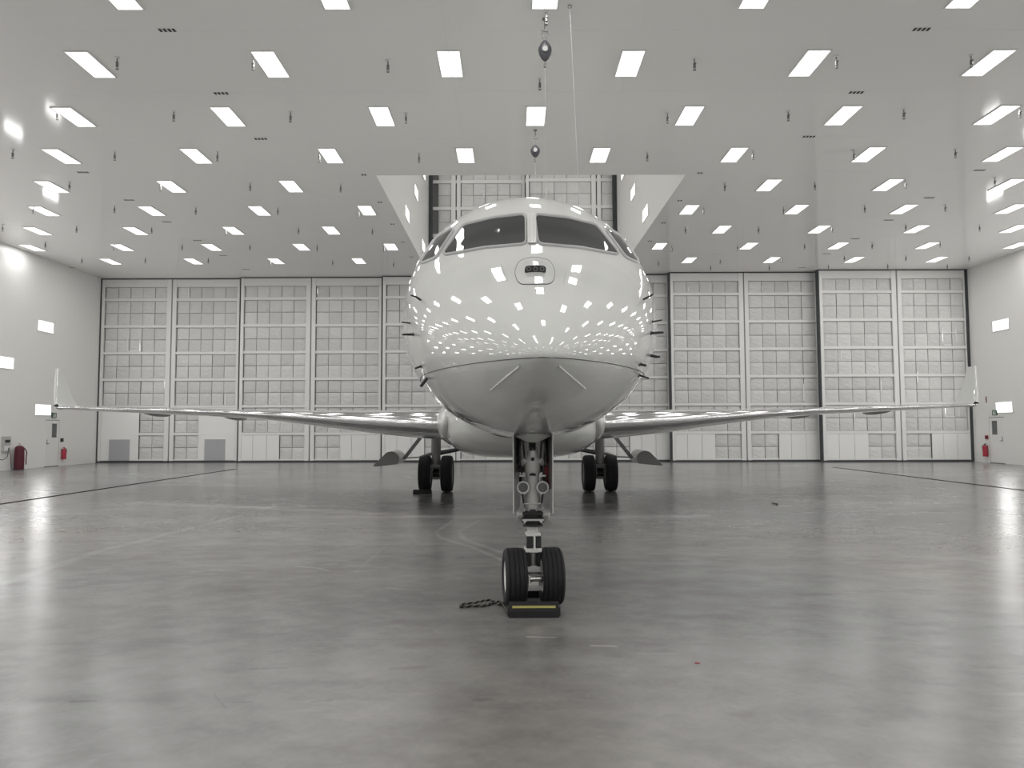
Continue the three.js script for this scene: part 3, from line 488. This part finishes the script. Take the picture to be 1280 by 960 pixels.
function wing(sign) {
  const w = new THREE.Group(); w.name = 'wing'; jet.add(w);
  const fl = g => { g.scale(0.991, 1, 1); return sign > 0 ? g : mirrorX(g); };
  const span = u => lerp(0.9, 13.9, u), cut = 0.30;
  part('leading_edge', fl(gridMesh((u, v) => wingPoint(span(u), lerp(-cut * 0.72, cut, v)), 60, 26)), M.alu, w);
  part('wing_skin', fl(gridMesh((u, v) => wingPoint(span(u), lerp(cut, 1, v)), 60, 26)), M.paint, w);
  part('wing_underside', fl(gridMesh((u, v) => wingPoint(span(u), lerp(-1, -cut * 0.72, v)), 60, 26)), M.paint, w);
  // winglet: blends upward from the tip
  const wl2 = (u, v) => {
    const k = u, e = Math.min(1, k / 0.22), q = lerp(-1, 1, v), t = q * q, th = 0.05 * lerp(1.1, 0.5, k);
    const x = lerp(13.9, 14.38, Math.pow(k, 0.75)) + (k < 0.22 ? 0 : 0), y = 2.30 + 1.23 * Math.pow(k, 1.12), le = lerp(22.25, 22.98, Math.pow(k, 1.0)), c = lerp(1.35, 0.42, Math.pow(k, 0.8));
    const n = foil(t) * th * (q >= 0 ? 1 : -1);    // section thickness turns from upright to sideways
    return V(x - n * e, y + n * (1 - e), -(le + c * t));
  };
  part('winglet', fl(gridMesh(wl2, 30, 40)), M.paint, w);
  const np = V(sign * 13.81, 2.36, -22.31); part('position_light', [new THREE.SphereGeometry(0.045, 12, 8).scale(1, 0.8, 1.6).translate(...np.toArray()), cylZ(0.05, 0.02, np.x, np.y, np.z - 0.05)], M.glass, w);
  for (const x of [4.9, 7.6, 10.3]) {               // flap track fairings
    const te = wLE(x) + wCh(x), y = wBot(x), g = new THREE.SphereGeometry(1, 18, 12); g.scale(0.10, 0.11, 0.95); g.rotateX(-0.05);
    part('flap_track_fairing', g.translate(sign * x, y + 0.035, -(te - 0.55)), M.gearDoor, w);
  }
  return w;
}
wing(-1); wing(1);
// belly fairing between the wings
{
  const D0f = 11.4, D1f = 22.5, wF = curve([0, 0.02, 0.08, 0.18, 0.3, 0.7, 1], [0.55, 0.95, 1.22, 1.36, 1.42, 1.40, 0.7]), bF = curve([0, 0.02, 0.08, 0.18, 0.3, 0.7, 1], [1.50, 1.38, 1.22, 1.12, 1.09, 1.12, 1.52]);
  part('belly_fairing', gridMesh((u, v) => { const s = u * u * 0.4 + u * 0.6, a = lerp(-0.25, Math.PI + 0.25, v), c = Math.cos(a), n = Math.sin(a), e = 0.62, y0 = 1.75, p = (x) => Math.sign(x) * Math.pow(Math.abs(x), e); return V(wF(s) * p(c), y0 - (y0 - bF(s)) * p(n), -(D0f + (D1f - D0f) * s)); }, 60, 48), M.paint, jet);
  for (const sd of [-1, 1]) part('wing_root_fillet', new THREE.SphereGeometry(1, 40, 28).scale(0.34, 0.46, 3.4).translate(sd * 1.27, 1.74, -15.7), M.paint, jet);
}
// engines and tail, behind the cabin
for (const sd of [-1, 1]) {
  const e = new THREE.Group(); e.name = 'engine'; jet.add(e);
  part('nacelle', new THREE.LatheGeometry([[0.50, 0.35], [0.56, 0.08], [0.64, 0.0], [0.72, 0.12], [0.80, 0.8], [0.80, 2.4], [0.66, 3.7], [0.50, 4.3], [0.46, 4.25]].map(p => new THREE.Vector2(...p)), 40).rotateX(-Math.PI / 2).translate(sd * 2.35, 3.55, -24.2), M.paint, e);
  part('fan_disc', [cylZ(0.52, 0.05, sd * 2.35, 3.55, -24.6), new THREE.ConeGeometry(0.16, 0.3, 20).rotateX(Math.PI / 2).translate(sd * 2.35, 3.55, -24.45)], M.steel, e);
  part('pylon', rbox(1.1, 0.22, 2.6, sd * 1.35, 3.55, -26.3, 0.1), M.paint, e);
}
{
  const sh = new THREE.Shape([[-26.2, 4.1], [-29.6, 4.1], [-32.6, 7.45], [-30.3, 7.45]].map(([z, y]) => new THREE.Vector2(-z, y)));
  part('tail_fin', new THREE.ExtrudeGeometry(sh, { depth: 0.16, bevelEnabled: true, bevelSize: 0.08, bevelThickness: 0.08, bevelSegments: 3 }).translate(0, 0, -0.08).rotateY(Math.PI / 2), M.paint, jet);
  for (const sd of [-1, 1]) { const g = gridMesh((u, v) => { const q = lerp(-1, 1, v), t = q * q, x = 0.0 + 4.6 * u, c = lerp(2.2, 1.0, u), le = 30.2 + x * 0.62; return V(x, 7.5 + (q >= 0 ? 1 : -1) * foil(t) * lerp(0.11, 0.05, u), -(le + c * t)); }, 20, 24); part('tailplane', sd > 0 ? g : mirrorX(g), M.paint, jet); }
}

// ---- nose landing gear
const tyreProfile = (r, w, rim, grooves) => {
  const p = [], hw = w / 2; p.push([rim, -hw * 0.78], [rim * 1.06, -hw * 0.92], [lerp(rim, r, 0.45), -hw], [lerp(rim, r, 0.78), -hw * 0.93], [lerp(rim, r, 0.93), -hw * 0.78]);
  const top = x => r - 0.018 * (r / 0.265) * Math.pow(Math.abs(x) / hw, 3);
  for (const g of grooves) { const x = g * hw, gw = w * 0.018, dp = r * 0.03; p.push([top(x - gw), x - gw], [top(x) - dp, x - gw * 0.7], [top(x) - dp, x + gw * 0.7], [top(x + gw), x + gw]); }
  p.push([lerp(rim, r, 0.93), hw * 0.78], [lerp(rim, r, 0.78), hw * 0.93], [lerp(rim, r, 0.45), hw], [rim * 1.06, hw * 0.92], [rim, hw * 0.78]);
  return p.map(q => new THREE.Vector2(...q));
};
function tyreGeo(r, w, rim, grooves) { return new THREE.LatheGeometry(tyreProfile(r, w, rim, grooves), 64).rotateZ(Math.PI / 2); }
function rimGeo(rim, w) { return [new THREE.LatheGeometry([[0.02, -w * 0.30], [rim * 0.35, -w * 0.34], [rim * 0.45, -w * 0.22], [rim * 0.8, -w * 0.24], [rim * 0.9, -w * 0.40], [rim * 1.01, -w * 0.42], [rim * 1.01, w * 0.42], [rim * 0.9, w * 0.40], [rim * 0.8, w * 0.24], [rim * 0.45, w * 0.22], [rim * 0.35, w * 0.34], [0.02, w * 0.30]].map(q => new THREE.Vector2(...q)), 40).rotateZ(Math.PI / 2)]; }
const ng = new THREE.Group(); ng.name = 'nose_landing_gear'; ng.position.set(0.015, 0, -7.05); jet.add(ng);
{
  const steer = R(6), st = g => { const l = Array.isArray(g) ? flat(g) : g; return l.rotateY(steer); }, RA = 0.266;
  for (const x of [-0.172, 0.172]) {
    part('tyre', st(tyreGeo(RA, 0.205, 0.152, [-0.62, -0.2, 0.2, 0.62]).translate(x, RA, 0)), M.rubber, ng);
    part('wheel_rim', st(flat(rimGeo(0.152, 0.205)).translate(x, RA, 0)), M.rim, ng);
  }
  part('axle', st([cylX(0.035, 0.42, 0, RA, 0), rbox(0.13, 0.12, 0.14, 0, RA - 0.03, 0.0, 0.02), cylX(0.028, 0.085, 0.02, RA - 0.005, 0.085), cylX(0.038, 0.018, -0.03, RA - 0.005, 0.085), cylX(0.038, 0.018, 0.07, RA - 0.005, 0.085)]), M.chrome, ng);
  part('fork_block', st(rbox(0.16, 0.045, 0.13, -0.005, RA - 0.095, 0.03, 0.01)), M.gearPaint, ng);
  part('fork_block', st(rbox(0.15, 0.06, 0.1, 0, RA + 0.075, 0.01, 0.015)), M.gearPaint, ng);
  part('lower_torque_link', st([slab(V(-0.045, RA + 0.08, 0.03), V(-0.055, 0.51, 0.05), 0.03, 0.05, V(1, 0, 0)), slab(V(0.045, RA + 0.08, 0.03), V(0.055, 0.51, 0.05), 0.03, 0.05, V(1, 0, 0))]), M.dark, ng);
  part('piston', bar(V(0, RA, 0), V(0, 0.92, 0), 0.046, 0.046, 28), M.steel, ng);
  part('lower_strut', [bar(V(0, RA + 0.07, 0.0), V(0, 0.52, 0.0), 0.03, 0.05, 24)], M.gearGrey, ng);
  part('collar', st([rbox(0.155, 0.045, 0.13, 0, 0.515, 0.01, 0.012), rbox(0.135, 0.035, 0.12, 0, 0.66, 0.01, 0.012), rbox(0.018, 0.13, 0.03, 0.006, 0.585, 0.075, 0.005)]), M.rim, ng);
  part('collar_block', st([rbox(0.058, 0.105, 0.05, -0.038, 0.588, 0.052, 0.006), rbox(0.05, 0.105, 0.05, 0.046, 0.588, 0.052, 0.006)]), M.dark, ng);
  part('upper_piston', bar(V(0, 0.67, 0), V(0, 0.77, 0), 0.05, 0.05, 28), M.rim, ng);
  // steering unit
  part('steering_unit', [cylY(0.085, 0.05, 0, 0.765, 0, 28), cylY(0.095, 0.045, 0, 0.825, 0, 28), rbox(0.21, 0.05, 0.12, 0, 0.80, 0.05, 0.015), rbox(0.19, 0.04, 0.10, 0, 0.855, 0.05, 0.01), cylY(0.11, 0.018, 0, 0.745, 0.01, 28), rbox(0.06, 0.03, 0.03, 0, 0.875, 0.105, 0.006)], M.dark, ng);
  for (const x of [-0.115, 0.125]) part('steering_actuator', cylZ(0.045, 0.06, x, 0.765, 0.04), M.gearGrey, ng);
  part('actuator_fitting', [cylX(0.03, 0.07, -0.11, 0.85, 0.05), cylX(0.03, 0.07, 0.12, 0.85, 0.05), cylX(0.038, 0.014, -0.14, 0.85, 0.05), cylX(0.038, 0.014, 0.15, 0.85, 0.05), bar(V(-0.10, 0.80, 0.11), V(0.10, 0.80, 0.11), 0.009), cylZ(0.014, 0.02, 0.075, 0.79, 0.115), cylZ(0.014, 0.02, -0.075, 0.79, 0.115)], M.gearPaint, ng);
  // main cylinder with its fork
  part('shock_strut', [new THREE.LatheGeometry([[0.058, 0.87], [0.072, 0.875], [0.072, 0.93], [0.066, 0.95], [0.068, 1.10], [0.062, 1.2], [0.075, 1.25], [0.08, 1.36], [0.06, 1.42], [0.05, 1.44]].map(q => new THREE.Vector2(...q)), 32), rbox(0.15, 0.012, 0.12, 0, 0.945, 0.02, 0.005), bar(V(-0.045, 1.38, 0.01), V(-0.068, 1.62, 0.0), 0.022, 0.03), bar(V(0.045, 1.38, 0.01), V(0.068, 1.62, 0.0), 0.022, 0.03), rbox(0.05, 0.08, 0.06, 0, 1.40, 0.06, 0.01), cylX(0.03, 0.2, 0, 1.34, 0.02)], M.gearPaint, ng);
  part('strut_detail', [rbox(0.028, 0.06, 0.02, 0, 1.44, 0.075, 0.004), rbox(0.06, 0.02, 0.02, 0, 1.215, 0.078, 0.004), rbox(0.03, 0.012, 0.02, 0, 1.225, 0.085, 0.003), cylZ(0.018, 0.02, 0, 1.36, 0.09), rbox(0.05, 0.02, 0.03, 0, 0.885, 0.075, 0.005)], M.dark, ng);
  for (const x of [-0.09, 0.092]) {                 // taxi lights
    part('taxi_light', new THREE.LatheGeometry([[0.0, -0.07], [0.04, -0.06], [0.056, -0.02], [0.0585, 0.01], [0.0585, 0.02], [0.046, 0.022], [0.044, 0.008]].map(q => new THREE.Vector2(...q)), 32).rotateX(Math.PI / 2).translate(x, 1.10, 0.10), M.rim, ng);
    part('lamp_lens', new THREE.SphereGeometry(0.05, 24, 8, 0, Math.PI * 2, 0, 0.6).scale(1, 0.25, 1).translate(0, -0.03, 0).scale(1.77, 1, 1.77).rotateX(Math.PI / 2).translate(x, 1.10, 0.13), M.lens, ng);
    part('lamp_bracket', [bar(V(x * 0.6, 1.10, 0.05), V(x, 1.10, 0.06), 0.016), bar(V(x * 0.8, 1.02, 0.02), V(x * 0.8, 0.90, 0.04), 0.010), bar(V(x * 0.95, 1.2, 0.02), V(x * 0.85, 1.15, 0.03), 0.012)], M.gearGrey, ng);
  }
  // doors hanging on either side, and the lip of the bay
  for (const sd of [-1, 1]) {
    const sh = slab(V(sd * 0.15, 1.60, -0.10), V(sd * 0.148, 0.87, -0.10), 0.62, 0.014, V(sd * 0.10, 0, 1)); part('gear_door', sh, M.gearDoor, ng);
    part('door_edge', bar(V(sd * 0.181, 1.60, 0.21), V(sd * 0.179, 0.87, 0.21), 0.005), M.gearPaint, ng);
    part('door_link', [bar(V(sd * 0.14, 1.30, -0.05), V(sd * 0.06, 1.36, 0.0), 0.009), rbox(0.05, 0.02, 0.02, sd * 0.10, 1.205, 0.07, 0.004)], M.gearPaint, ng);
    part('brace_arm', [bar(V(sd * 0.075, 1.60, 0.05), V(sd * 0.055, 1.36, 0.05), 0.013), bar(V(sd * 0.105, 1.52, 0.02), V(sd * 0.09, 1.3, 0.03), 0.016), cylZ(0.024, 0.05, sd * 0.10, 1.32, 0.05)], M.gearGrey, ng);
    part('hydraulic_line', hose([V(sd * 0.11, 1.56, 0.06), V(sd * 0.125, 1.4, 0.07), V(sd * 0.10, 1.25, 0.07), V(sd * 0.105, 1.12, 0.04), V(sd * 0.085, 0.95, 0.04)], 0.008), M.dark, ng);
    part('bay_box', [rbox(0.035, 0.14, 0.05, sd * 0.118, 1.36, -0.02, 0.006), rbox(0.03, 0.07, 0.04, sd * 0.112, 1.18, 0.0, 0.006)], M.dark, ng);
  }
  part('safety_flag', rbox(0.05, 0.30, 0.012, 0.125, 1.22, -0.05, 0.004), M.red, ng).userData.label = 'dark red streamer';
  part('bay_lip', gridMesh((u, v) => { const x = lerp(-0.165, 0.165, u), b = 1 - Math.pow(Math.abs(x) / 0.165, 1.6); return V(x, lerp(1.60, 1.575 - 0.06 * b, v), lerp(0.30, 0.17, v)); }, 24, 6, true), M.paint, ng);
  part('bay_back', rbox(0.28, 0.42, 0.03, 0, 1.42, -0.35, 0.01), M.gearGrey, ng);
  part('drag_brace', [bar(V(-0.09, 1.60, -0.32), V(-0.03, 1.1, -0.05), 0.018), bar(V(0.09, 1.60, -0.32), V(0.03, 1.1, -0.05), 0.018)], M.gearGrey, ng);
}
// ---- main landing gear
function mainGear(sd) {
  const g = new THREE.Group(); g.name = 'main_landing_gear'; g.position.set(sd * 2.13, 0, -19.5); jet.add(g);
  const RA = 0.47, o = sd;                          // o points outboard
  for (const x of [-0.285, 0.285]) {
    part('tyre', tyreGeo(RA, 0.31, 0.26, [-0.6, -0.2, 0.2, 0.6]).translate(x, RA, 0), M.rubber, g);
    part('wheel_rim', flat(rimGeo(0.26, 0.31)).translate(x, RA, 0), M.gearGrey, g);
  }
  part('axle', [cylX(0.06, 0.6, 0, RA, 0), cylX(0.13, 0.16, 0, RA, 0)], M.dark, g);
  part('leg', [new THREE.LatheGeometry([[0.0, 0.60], [0.11, 0.60], [0.135, 0.66], [0.12, 0.78], [0.11, 0.95], [0.13, 1.05], [0.125, 1.3], [0.125, 1.75]].map(q => new THREE.Vector2(...q)), 24).translate(0, 0, 0.05)], M.gearGrey, g);
  part('yoke', [rbox(0.30, 0.10, 0.2, 0, 0.66, 0.1, 0.03), rbox(0.07, 0.3, 0.16, -0.125, 0.53, 0.12, 0.025), rbox(0.07, 0.3, 0.16, 0.125, 0.53, 0.12, 0.025), rbox(0.2, 0.07, 0.14, 0, 0.36, 0.1, 0.02)], M.gearGrey, g);
  part('side_brace', [bar(V(-o * 0.08, 0.98, 0.05), V(-o * 0.95, 1.16, 0.1), 0.035), bar(V(-o * 0.08, 1.04, 0.0), V(-o * 0.95, 1.18, 0.0), 0.022)], M.dark, g);
  part('door_strut', [slab(V(o * 0.25, 1.60, 0.1), V(o * 0.83, 0.86, 0.1), 0.09, 0.05, V(1, 0, 0)), bar(V(o * 0.08, 1.0, 0.05), V(o * 0.42, 0.90, 0.1), 0.05, 0.03), bar(V(o * 0.42, 0.90, 0.1), V(o * 0.86, 0.88, 0.1), 0.018)], M.gearGrey, g);
  // rolled door panel with thickness
  const prof = []; for (let i = 0; i <= 16; i++) { const a = lerp(R(225), R(35), i / 16); prof.push(new THREE.Vector2(o * (1.12 + 0.20 * Math.cos(a)), 0.87 + 0.18 * Math.sin(a))); }
  prof.push(new THREE.Vector2(o * 1.56, 0.70), new THREE.Vector2(o * 1.54, 0.685));
  part('gear_door', new THREE.ExtrudeGeometry(new THREE.Shape(prof), { depth: 1.1, bevelEnabled: true, bevelSize: 0.012, bevelThickness: 0.012, bevelSegments: 2 }).translate(0, 0, -0.7), M.gearDoor, g);
}
mainGear(-1); mainGear(1);

// ---------------------------------------------------------------- wheel chocks
function chock(pos, L, hgt, dep, label, stripe, turn = 0) {
  const c = thing('wheel_chock', label, 'chock', pos); c.rotation.y = turn;
  const sh = new THREE.Shape([[-dep / 2, 0], [dep / 2, 0], [dep / 2, hgt * 0.45], [dep * 0.12, hgt], [-dep * 0.2, hgt], [-dep / 2, hgt * 0.5]].map(p => new THREE.Vector2(...p)));
  part('chock_body', new THREE.ExtrudeGeometry(sh, { depth: L - 0.012, bevelEnabled: true, bevelSize: 0.006, bevelThickness: 0.006, bevelSegments: 2 }).translate(0, 0.006, -L / 2 + 0.006).rotateY(-Math.PI / 2), M.rubber, c);
  if (stripe) { const a = Math.atan2(hgt * 0.55, dep * 0.38); part('reflective_stripe', box(L * 0.86, 0.004, 0.022).rotateX(a).translate(0, hgt * 0.76 + 0.008, dep * 0.31 + 0.008), M.yellow, c); }
  return c;
}
const ch = chock([AX + 0.01, 0, -6.66], 0.44, 0.105, 0.15, 'black rubber chock with yellow stripe in front of the nose wheels', true);
for (const x of [-0.225, 0.225]) part('end_cap', rbox(0.012, 0.075, 0.12, x, 0.045, 0, 0.005), M.dark, ch);
chock([AX + 0.01, 0, -7.42], 0.44, 0.105, 0.15, 'black rubber chock behind the nose wheels', false, Math.PI);
chock([AX - 2.13 - 0.29, 0, -18.93], 0.46, 0.09, 0.16, 'low black chock against main wheel on the red cylinder side', false);
{ // rope of the chocks: black with a pale strand
  const rope = thing('chock_rope', 'black and pale twisted rope lying beside the nose wheel chock', 'rope');
  const P = [[638, 750.5], [622, 752], [605, 757], [590, 757.5], [576, 758.5], [578, 755.5], [592, 755], [612, 751.5], [624, 748], [631, 741]].map(([x, y], i) => onY(x, y, 0.012).setY(0.012 + (i > 5 ? 0.010 : 0)));
  P[0] = V(AX + 0.01 - 0.225, 0.03, -6.64); P[P.length - 1] = V(AX - 0.24, 0.02, -7.30); P[P.length - 2] = V(AX - 0.29, 0.016, -7.0);
  const cv = new THREE.CatmullRomCurve3(P), n = 300, pts = cv.getSpacedPoints(n);
  for (const [ph, mat, nm] of [[0, M.rubber, 'rope_strand'], [2.1, M.rubber, 'rope_strand'], [4.2, std(rgb(0.24, 0.23, 0.17), 0.8), 'rope_strand']]) {
    const q = pts.map((p, i) => { const t = cv.getTangentAt(i / n), s = V(-t.z, 0, t.x).normalize(), a = ph + i * 0.55; return p.clone().addScaledVector(s, 0.006 * Math.cos(a)).add(V(0, 0.006 * Math.sin(a), 0)); });
    part(nm, new THREE.TubeGeometry(new THREE.CatmullRomCurve3(q), n, 0.0055, 5), mat, rope);
  }
}

// ---------------------------------------------------------------- fall-arrest reels and lines hanging from the ceiling
function reel(px, topY, bodyY, botY, wpx, label) {
  const c = onY(px, topY, H - 0.05), D = -c.z, b0 = onD(px, bodyY, D), b1 = onD(px, botY, D), Wd = wpx * (D + 0.4) / FPX, hh = b0.y - b1.y;
  const g = thing('fall_arrest_reel', label, 'lifeline reel', [c.x, H, c.z]), y0 = b0.y - H, y1 = b1.y - H;
  part('ceiling_bracket', [rbox(0.09, 0.012, 0.09, 0, -0.006, 0, 0.004), bar(V(0, -0.01, 0), V(0, y0 + 0.25, 0), 0.012)], M.sprinkler, g);
  part('shackle', [new THREE.TorusGeometry(0.05, 0.012, 8, 20, Math.PI).translate(0, y0 + 0.12, 0), bar(V(-0.05, y0 + 0.12, 0), V(-0.03, y0 + 0.02, 0), 0.010), bar(V(0.05, y0 + 0.12, 0), V(0.03, y0 + 0.02, 0), 0.010), bar(V(-0.06, y0 + 0.17, 0), V(0.06, y0 + 0.17, 0), 0.012), bar(V(0, y0 + 0.16, 0), V(0, y0 + 0.3, 0), 0.012)], M.sprinkler, g);
  const prof = [[0.0, 0], [0.12, 0.02], [0.30, 0.16], [0.48, 0.36], [0.5, 0.5], [0.44, 0.68], [0.26, 0.88], [0.10, 0.98], [0, 1]].map(([x, t]) => new THREE.Vector2(x * Wd, y0 - t * hh));
  part('reel_housing', new THREE.LatheGeometry(prof.slice().reverse(), 28).scale(1, 1, 0.6), std(rgb(0.055, 0.055, 0.065), 0.4), g);
  part('reel_badge', cylZ(Wd * 0.2, 0.02, 0, (y0 + y1) / 2, Wd * 0.295), M.sprinkler, g);
  part('line_stop', [cylY(0.022, 0.09, 0, y1 - 0.06, 0, 12), rbox(0.05, 0.03, 0.03, 0, y1 - 0.10, 0, 0.006)], M.sprinkler, g);
  const xr = c.x - AX, top = Math.abs(xr) < 1.3 ? fC(3) + (4.225 - 2.88) * Math.sqrt(1 - (xr / 1.345) ** 2) : 3;
  part('line', bar(V(0, y1 - 0.1, 0), V(0, top - H + 0.01, 0), 0.0018, 0.0018, 6), M.glossWhite, g);
}
reel(681, 27, 50, 77, 17, 'dark oval fall-arrest reel hanging nearest the hall axis, well before the tail recess');
reel(669, 165, 181, 197, 12, 'small dark fall-arrest reel hanging close to the tail recess opening');
{
  const a = V(onY(713, 0, H).x, H, onY(713, 0, H).z - 0.15), yb = 3.80, b = V(a.x + 0.16, yb, a.z + 0.5), xr = b.x - AX; b.y = 2.88 + 1.345 * Math.sqrt(1 - (xr / 1.345) ** 2) + 0.005;
  const g = thing('ceiling_lifeline', 'thin pale line running from ceiling down to top of the fuselage', 'line', [a.x, a.y, a.z]);
  part('line', hose([V(0, 0, 0), b.clone().sub(a).multiplyScalar(0.5).add(V(0.0, 0, 0)), b.clone().sub(a)], 0.0024, 20), M.glossWhite, g);
  part('ceiling_eye', new THREE.TorusGeometry(0.03, 0.008, 8, 18).translate(0, -0.03, 0), M.sprinkler, g);
}

// ---------------------------------------------------------------- things on and along the side walls
function exitDoor(sd, n, label, pxIn, pxOut) {
  const X = sd < 0 ? XL : XR, f = -sd, d = structure('door_' + n, label, 'door');
  const z0 = onX(pxIn, 555, X).z, z1 = z0 + 0.98, zc = (z0 + z1) / 2, x = X + f * 0.012;
  part('door_leaf', rbox(0.024, 2.03, 0.95, x, 1.03, zc, 0.005), M.doorPlain, d);
  part('door_gap', [box(0.012, 2.06, 0.022, X + f * 0.006, 1.03, z0 - 0.0), box(0.012, 0.022, 1.0, X + f * 0.006, 2.06, zc), box(0.03, 0.03, 1.0, X + f * 0.015, 0.015, zc)], M.line, d);
  part('vision_panel', rbox(0.012, 0.62, 0.34, X + f * 0.028, 1.60, z0 + 0.38, 0.004), M.doorGlass, d);
  part('handle', [cylX(0.025, 0.05, X + f * 0.05, 1.02, z1 - 0.1), rbox(0.02, 0.025, 0.13, X + f * 0.08, 1.02, z1 - 0.14, 0.006), rbox(0.012, 0.2, 0.05, X + f * 0.028, 1.1, z1 - 0.1, 0.004)], M.steel, d);
  const s = thing('exit_sign', sd < 0 ? 'small dark green exit sign above door on the red cylinder wall' : 'small dark green exit sign above door on the cylinder-free wall', 'sign', [X, 2.27, z0 + 0.42]);
  part('sign_plate', rbox(0.03, 0.24, 0.34, f * 0.015, 0, 0, 0.006), M.signGreen, s);
  part('running_figure', [rbox(0.006, 0.10, 0.035, f * 0.032, 0.01, 0.05, 0.002), rbox(0.006, 0.03, 0.03, f * 0.032, 0.08, 0.05, 0.002), rbox(0.006, 0.07, 0.02, f * 0.032, -0.06, 0.075, 0.002), rbox(0.006, 0.07, 0.02, f * 0.032, -0.06, 0.025, 0.002), rbox(0.006, 0.17, 0.07, f * 0.032, -0.005, -0.06, 0.002)], M.white, s);
  return { z0, z1, X, f };
}
const eL = exitDoor(-1, 13, 'white exit door with narrow window, near the red cylinder', 73), eR = exitDoor(1, 14, 'white exit door with narrow window on cylinder-free wall', 1238);
function extinguisher(sd, px, yTop, yBot, label, cover) {
  const X = sd < 0 ? XL : XR, f = -sd, a = onX(px, yTop, X + f * 0.12), b = onX(px, yBot, X + f * 0.12), h = a.y - b.y, r = h * 0.17;
  const g = thing('fire_extinguisher', label, 'extinguisher', [X, b.y, a.z]);
  part('cylinder', new THREE.LatheGeometry([[0, 0], [r, 0.0], [r * 1.02, 0.03], [r, h * 0.66], [r * 0.8, h * 0.78], [r * 0.3, h * 0.84], [0, h * 0.85]].map(p => new THREE.Vector2(...p)), 24).translate(f * (r + 0.015), 0, 0), M.brightRed, g);
  part('valve', [cylY(r * 0.22, h * 0.1, f * (r + 0.015), h * 0.88, 0, 10), rbox(r * 0.4, h * 0.04, r * 1.5, f * (r + 0.015), h * 0.95, r * 0.2, 0.005)], cover ? M.brightRed : M.dark, g);
  part('hose', hose([V(f * (r + 0.02), h * 0.9, -r * 0.3), V(f * (r + 0.05), h * 0.8, -r * 1.15), V(f * (r + 0.05), h * 0.45, -r * 1.2)], r * 0.14), M.dark, g);
  part('wall_bracket', rbox(0.015, h * 0.7, r * 0.8, f * 0.0075, h * 0.5, 0, 0.003), M.steel, g);
}
extinguisher(-1, 80.5, 558.5, 574, 'bright red fire extinguisher hung beside exit door on the maroon cylinder wall', true);
extinguisher(1, 1231, 554, 570.5, 'red fire extinguisher hung beside exit door on the cylinder-free wall', false);
function wallBox(name, sd, px, py, h, w, dep, mat, label, category) { const X = sd < 0 ? XL : XR, f = -sd, p = onX(px, py, X), g = thing(name, label, category, [X, p.y, p.z]); part('case', rbox(dep, h, w, f * dep / 2, 0, 0, 0.008), mat, g); part('button', cylX(Math.min(h, w) * 0.22, 0.02, f * (dep + 0.008), 0, 0), M.dark, g); return g; }
wallBox('alarm_button', -1, 76.7, 550, 0.16, 0.16, 0.06, M.dark, 'small dark call box beside exit door on the maroon cylinder wall', 'alarm');
wallBox('alarm_button', 1, 1234, 546.5, 0.17, 0.17, 0.06, M.red, 'small dark red fire call point above extinguisher on cylinder-free wall', 'alarm');
wallBox('wall_label', 1, 1233, 499.5, 0.30, 0.08, 0.02, std(rgb(0.35, 0.22, 0.21), 0.6), 'narrow reddish label strip high beside exit door on cylinder-free wall', 'label');
{ // power panel with its cord, and the tall maroon cylinder
  const p = onX(6, 555, XL), g = thing('power_panel', 'grey electrical socket panel with a hanging cord on the wall', 'socket panel', [XL, p.y, p.z]);
  part('case', rbox(0.10, 0.62, 0.44, 0.05, 0, 0, 0.01), M.boxGrey, g);
  part('socket', [rbox(0.03, 0.09, 0.26, 0.112, 0.10, 0, 0.008), rbox(0.04, 0.03, 0.26, 0.12, 0.155, 0, 0.008)], M.dark, g);
  part('lower_plate', rbox(0.02, 0.2, 0.36, 0.108, -0.18, 0, 0.006), M.white, g);
  part('cord', [hose([V(0.12, -0.15, -0.1), V(0.14, -0.5, -0.16), V(0.15, -0.85, -0.20), V(0.16, -p.y + 0.05, -0.22), V(0.2, -p.y + 0.012, -0.26)], 0.012, 30), hose([V(0.12, -0.15, -0.06), V(0.15, -0.5, 0.05), V(0.15, -0.62, 0.3), V(0.13, -0.58, 0.6)], 0.012, 30)], M.dark, g);
  const q = onX(23.5, 587, XL + 0.25), c = thing('gas_cylinder', 'tall maroon covered fire cylinder standing on floor against the wall', 'cylinder', [XL + 0.25, 0, q.z]);
  const h = onX(23.5, 557, XL + 0.25).y;
  part('cover', new THREE.LatheGeometry([[0, 0], [0.17, 0], [0.18, 0.05], [0.185, 0.4], [0.175, 0.8], [0.16, h - 0.08], [0.1, h - 0.01], [0, h]].map(a => new THREE.Vector2(...a)), 28), M.maroon, c);
  part('hose', hose([V(0.1, h * 0.9, -0.14), V(0.16, h * 0.75, -0.2), V(0.15, h * 0.45, -0.2), V(0.17, h * 0.2, -0.18)], 0.022), M.maroon, c);
  part('valve', [cylY(0.03, 0.09, 0, h + 0.03, 0), rbox(0.05, 0.03, 0.1, 0, h + 0.075, 0, 0.01)], M.boxGrey, c);
  part('base', cylY(0.19, 0.03, 0, 0.015, 0, 28), M.dark, c);
}
{ const p = onY(871, 829, 0), g = thing('red_scrap', 'tiny red plastic scrap lying alone on the concrete floor', 'scrap', [p.x, 0, p.z]); part('chip', rbox(0.028, 0.006, 0.014, 0, 0.003, 0, 0.002), M.brightRed, g); part('tab', rbox(0.010, 0.005, 0.010, 0.016, 0.0025, 0.008, 0.002), M.brightRed, g);
  const q = onY(970, 631, 0), k = thing('cable_scrap', 'short dark bent wire lying on floor under wing without chock', 'wire', [q.x, 0, q.z]); part('wire', hose([V(0, 0.011, 0.06), V(0.01, 0.011, 0), V(0.05, 0.011, -0.05), V(-0.02, 0.02, -0.2)], 0.010, 16), M.dark, k); }

renderer.render(scene, camera);
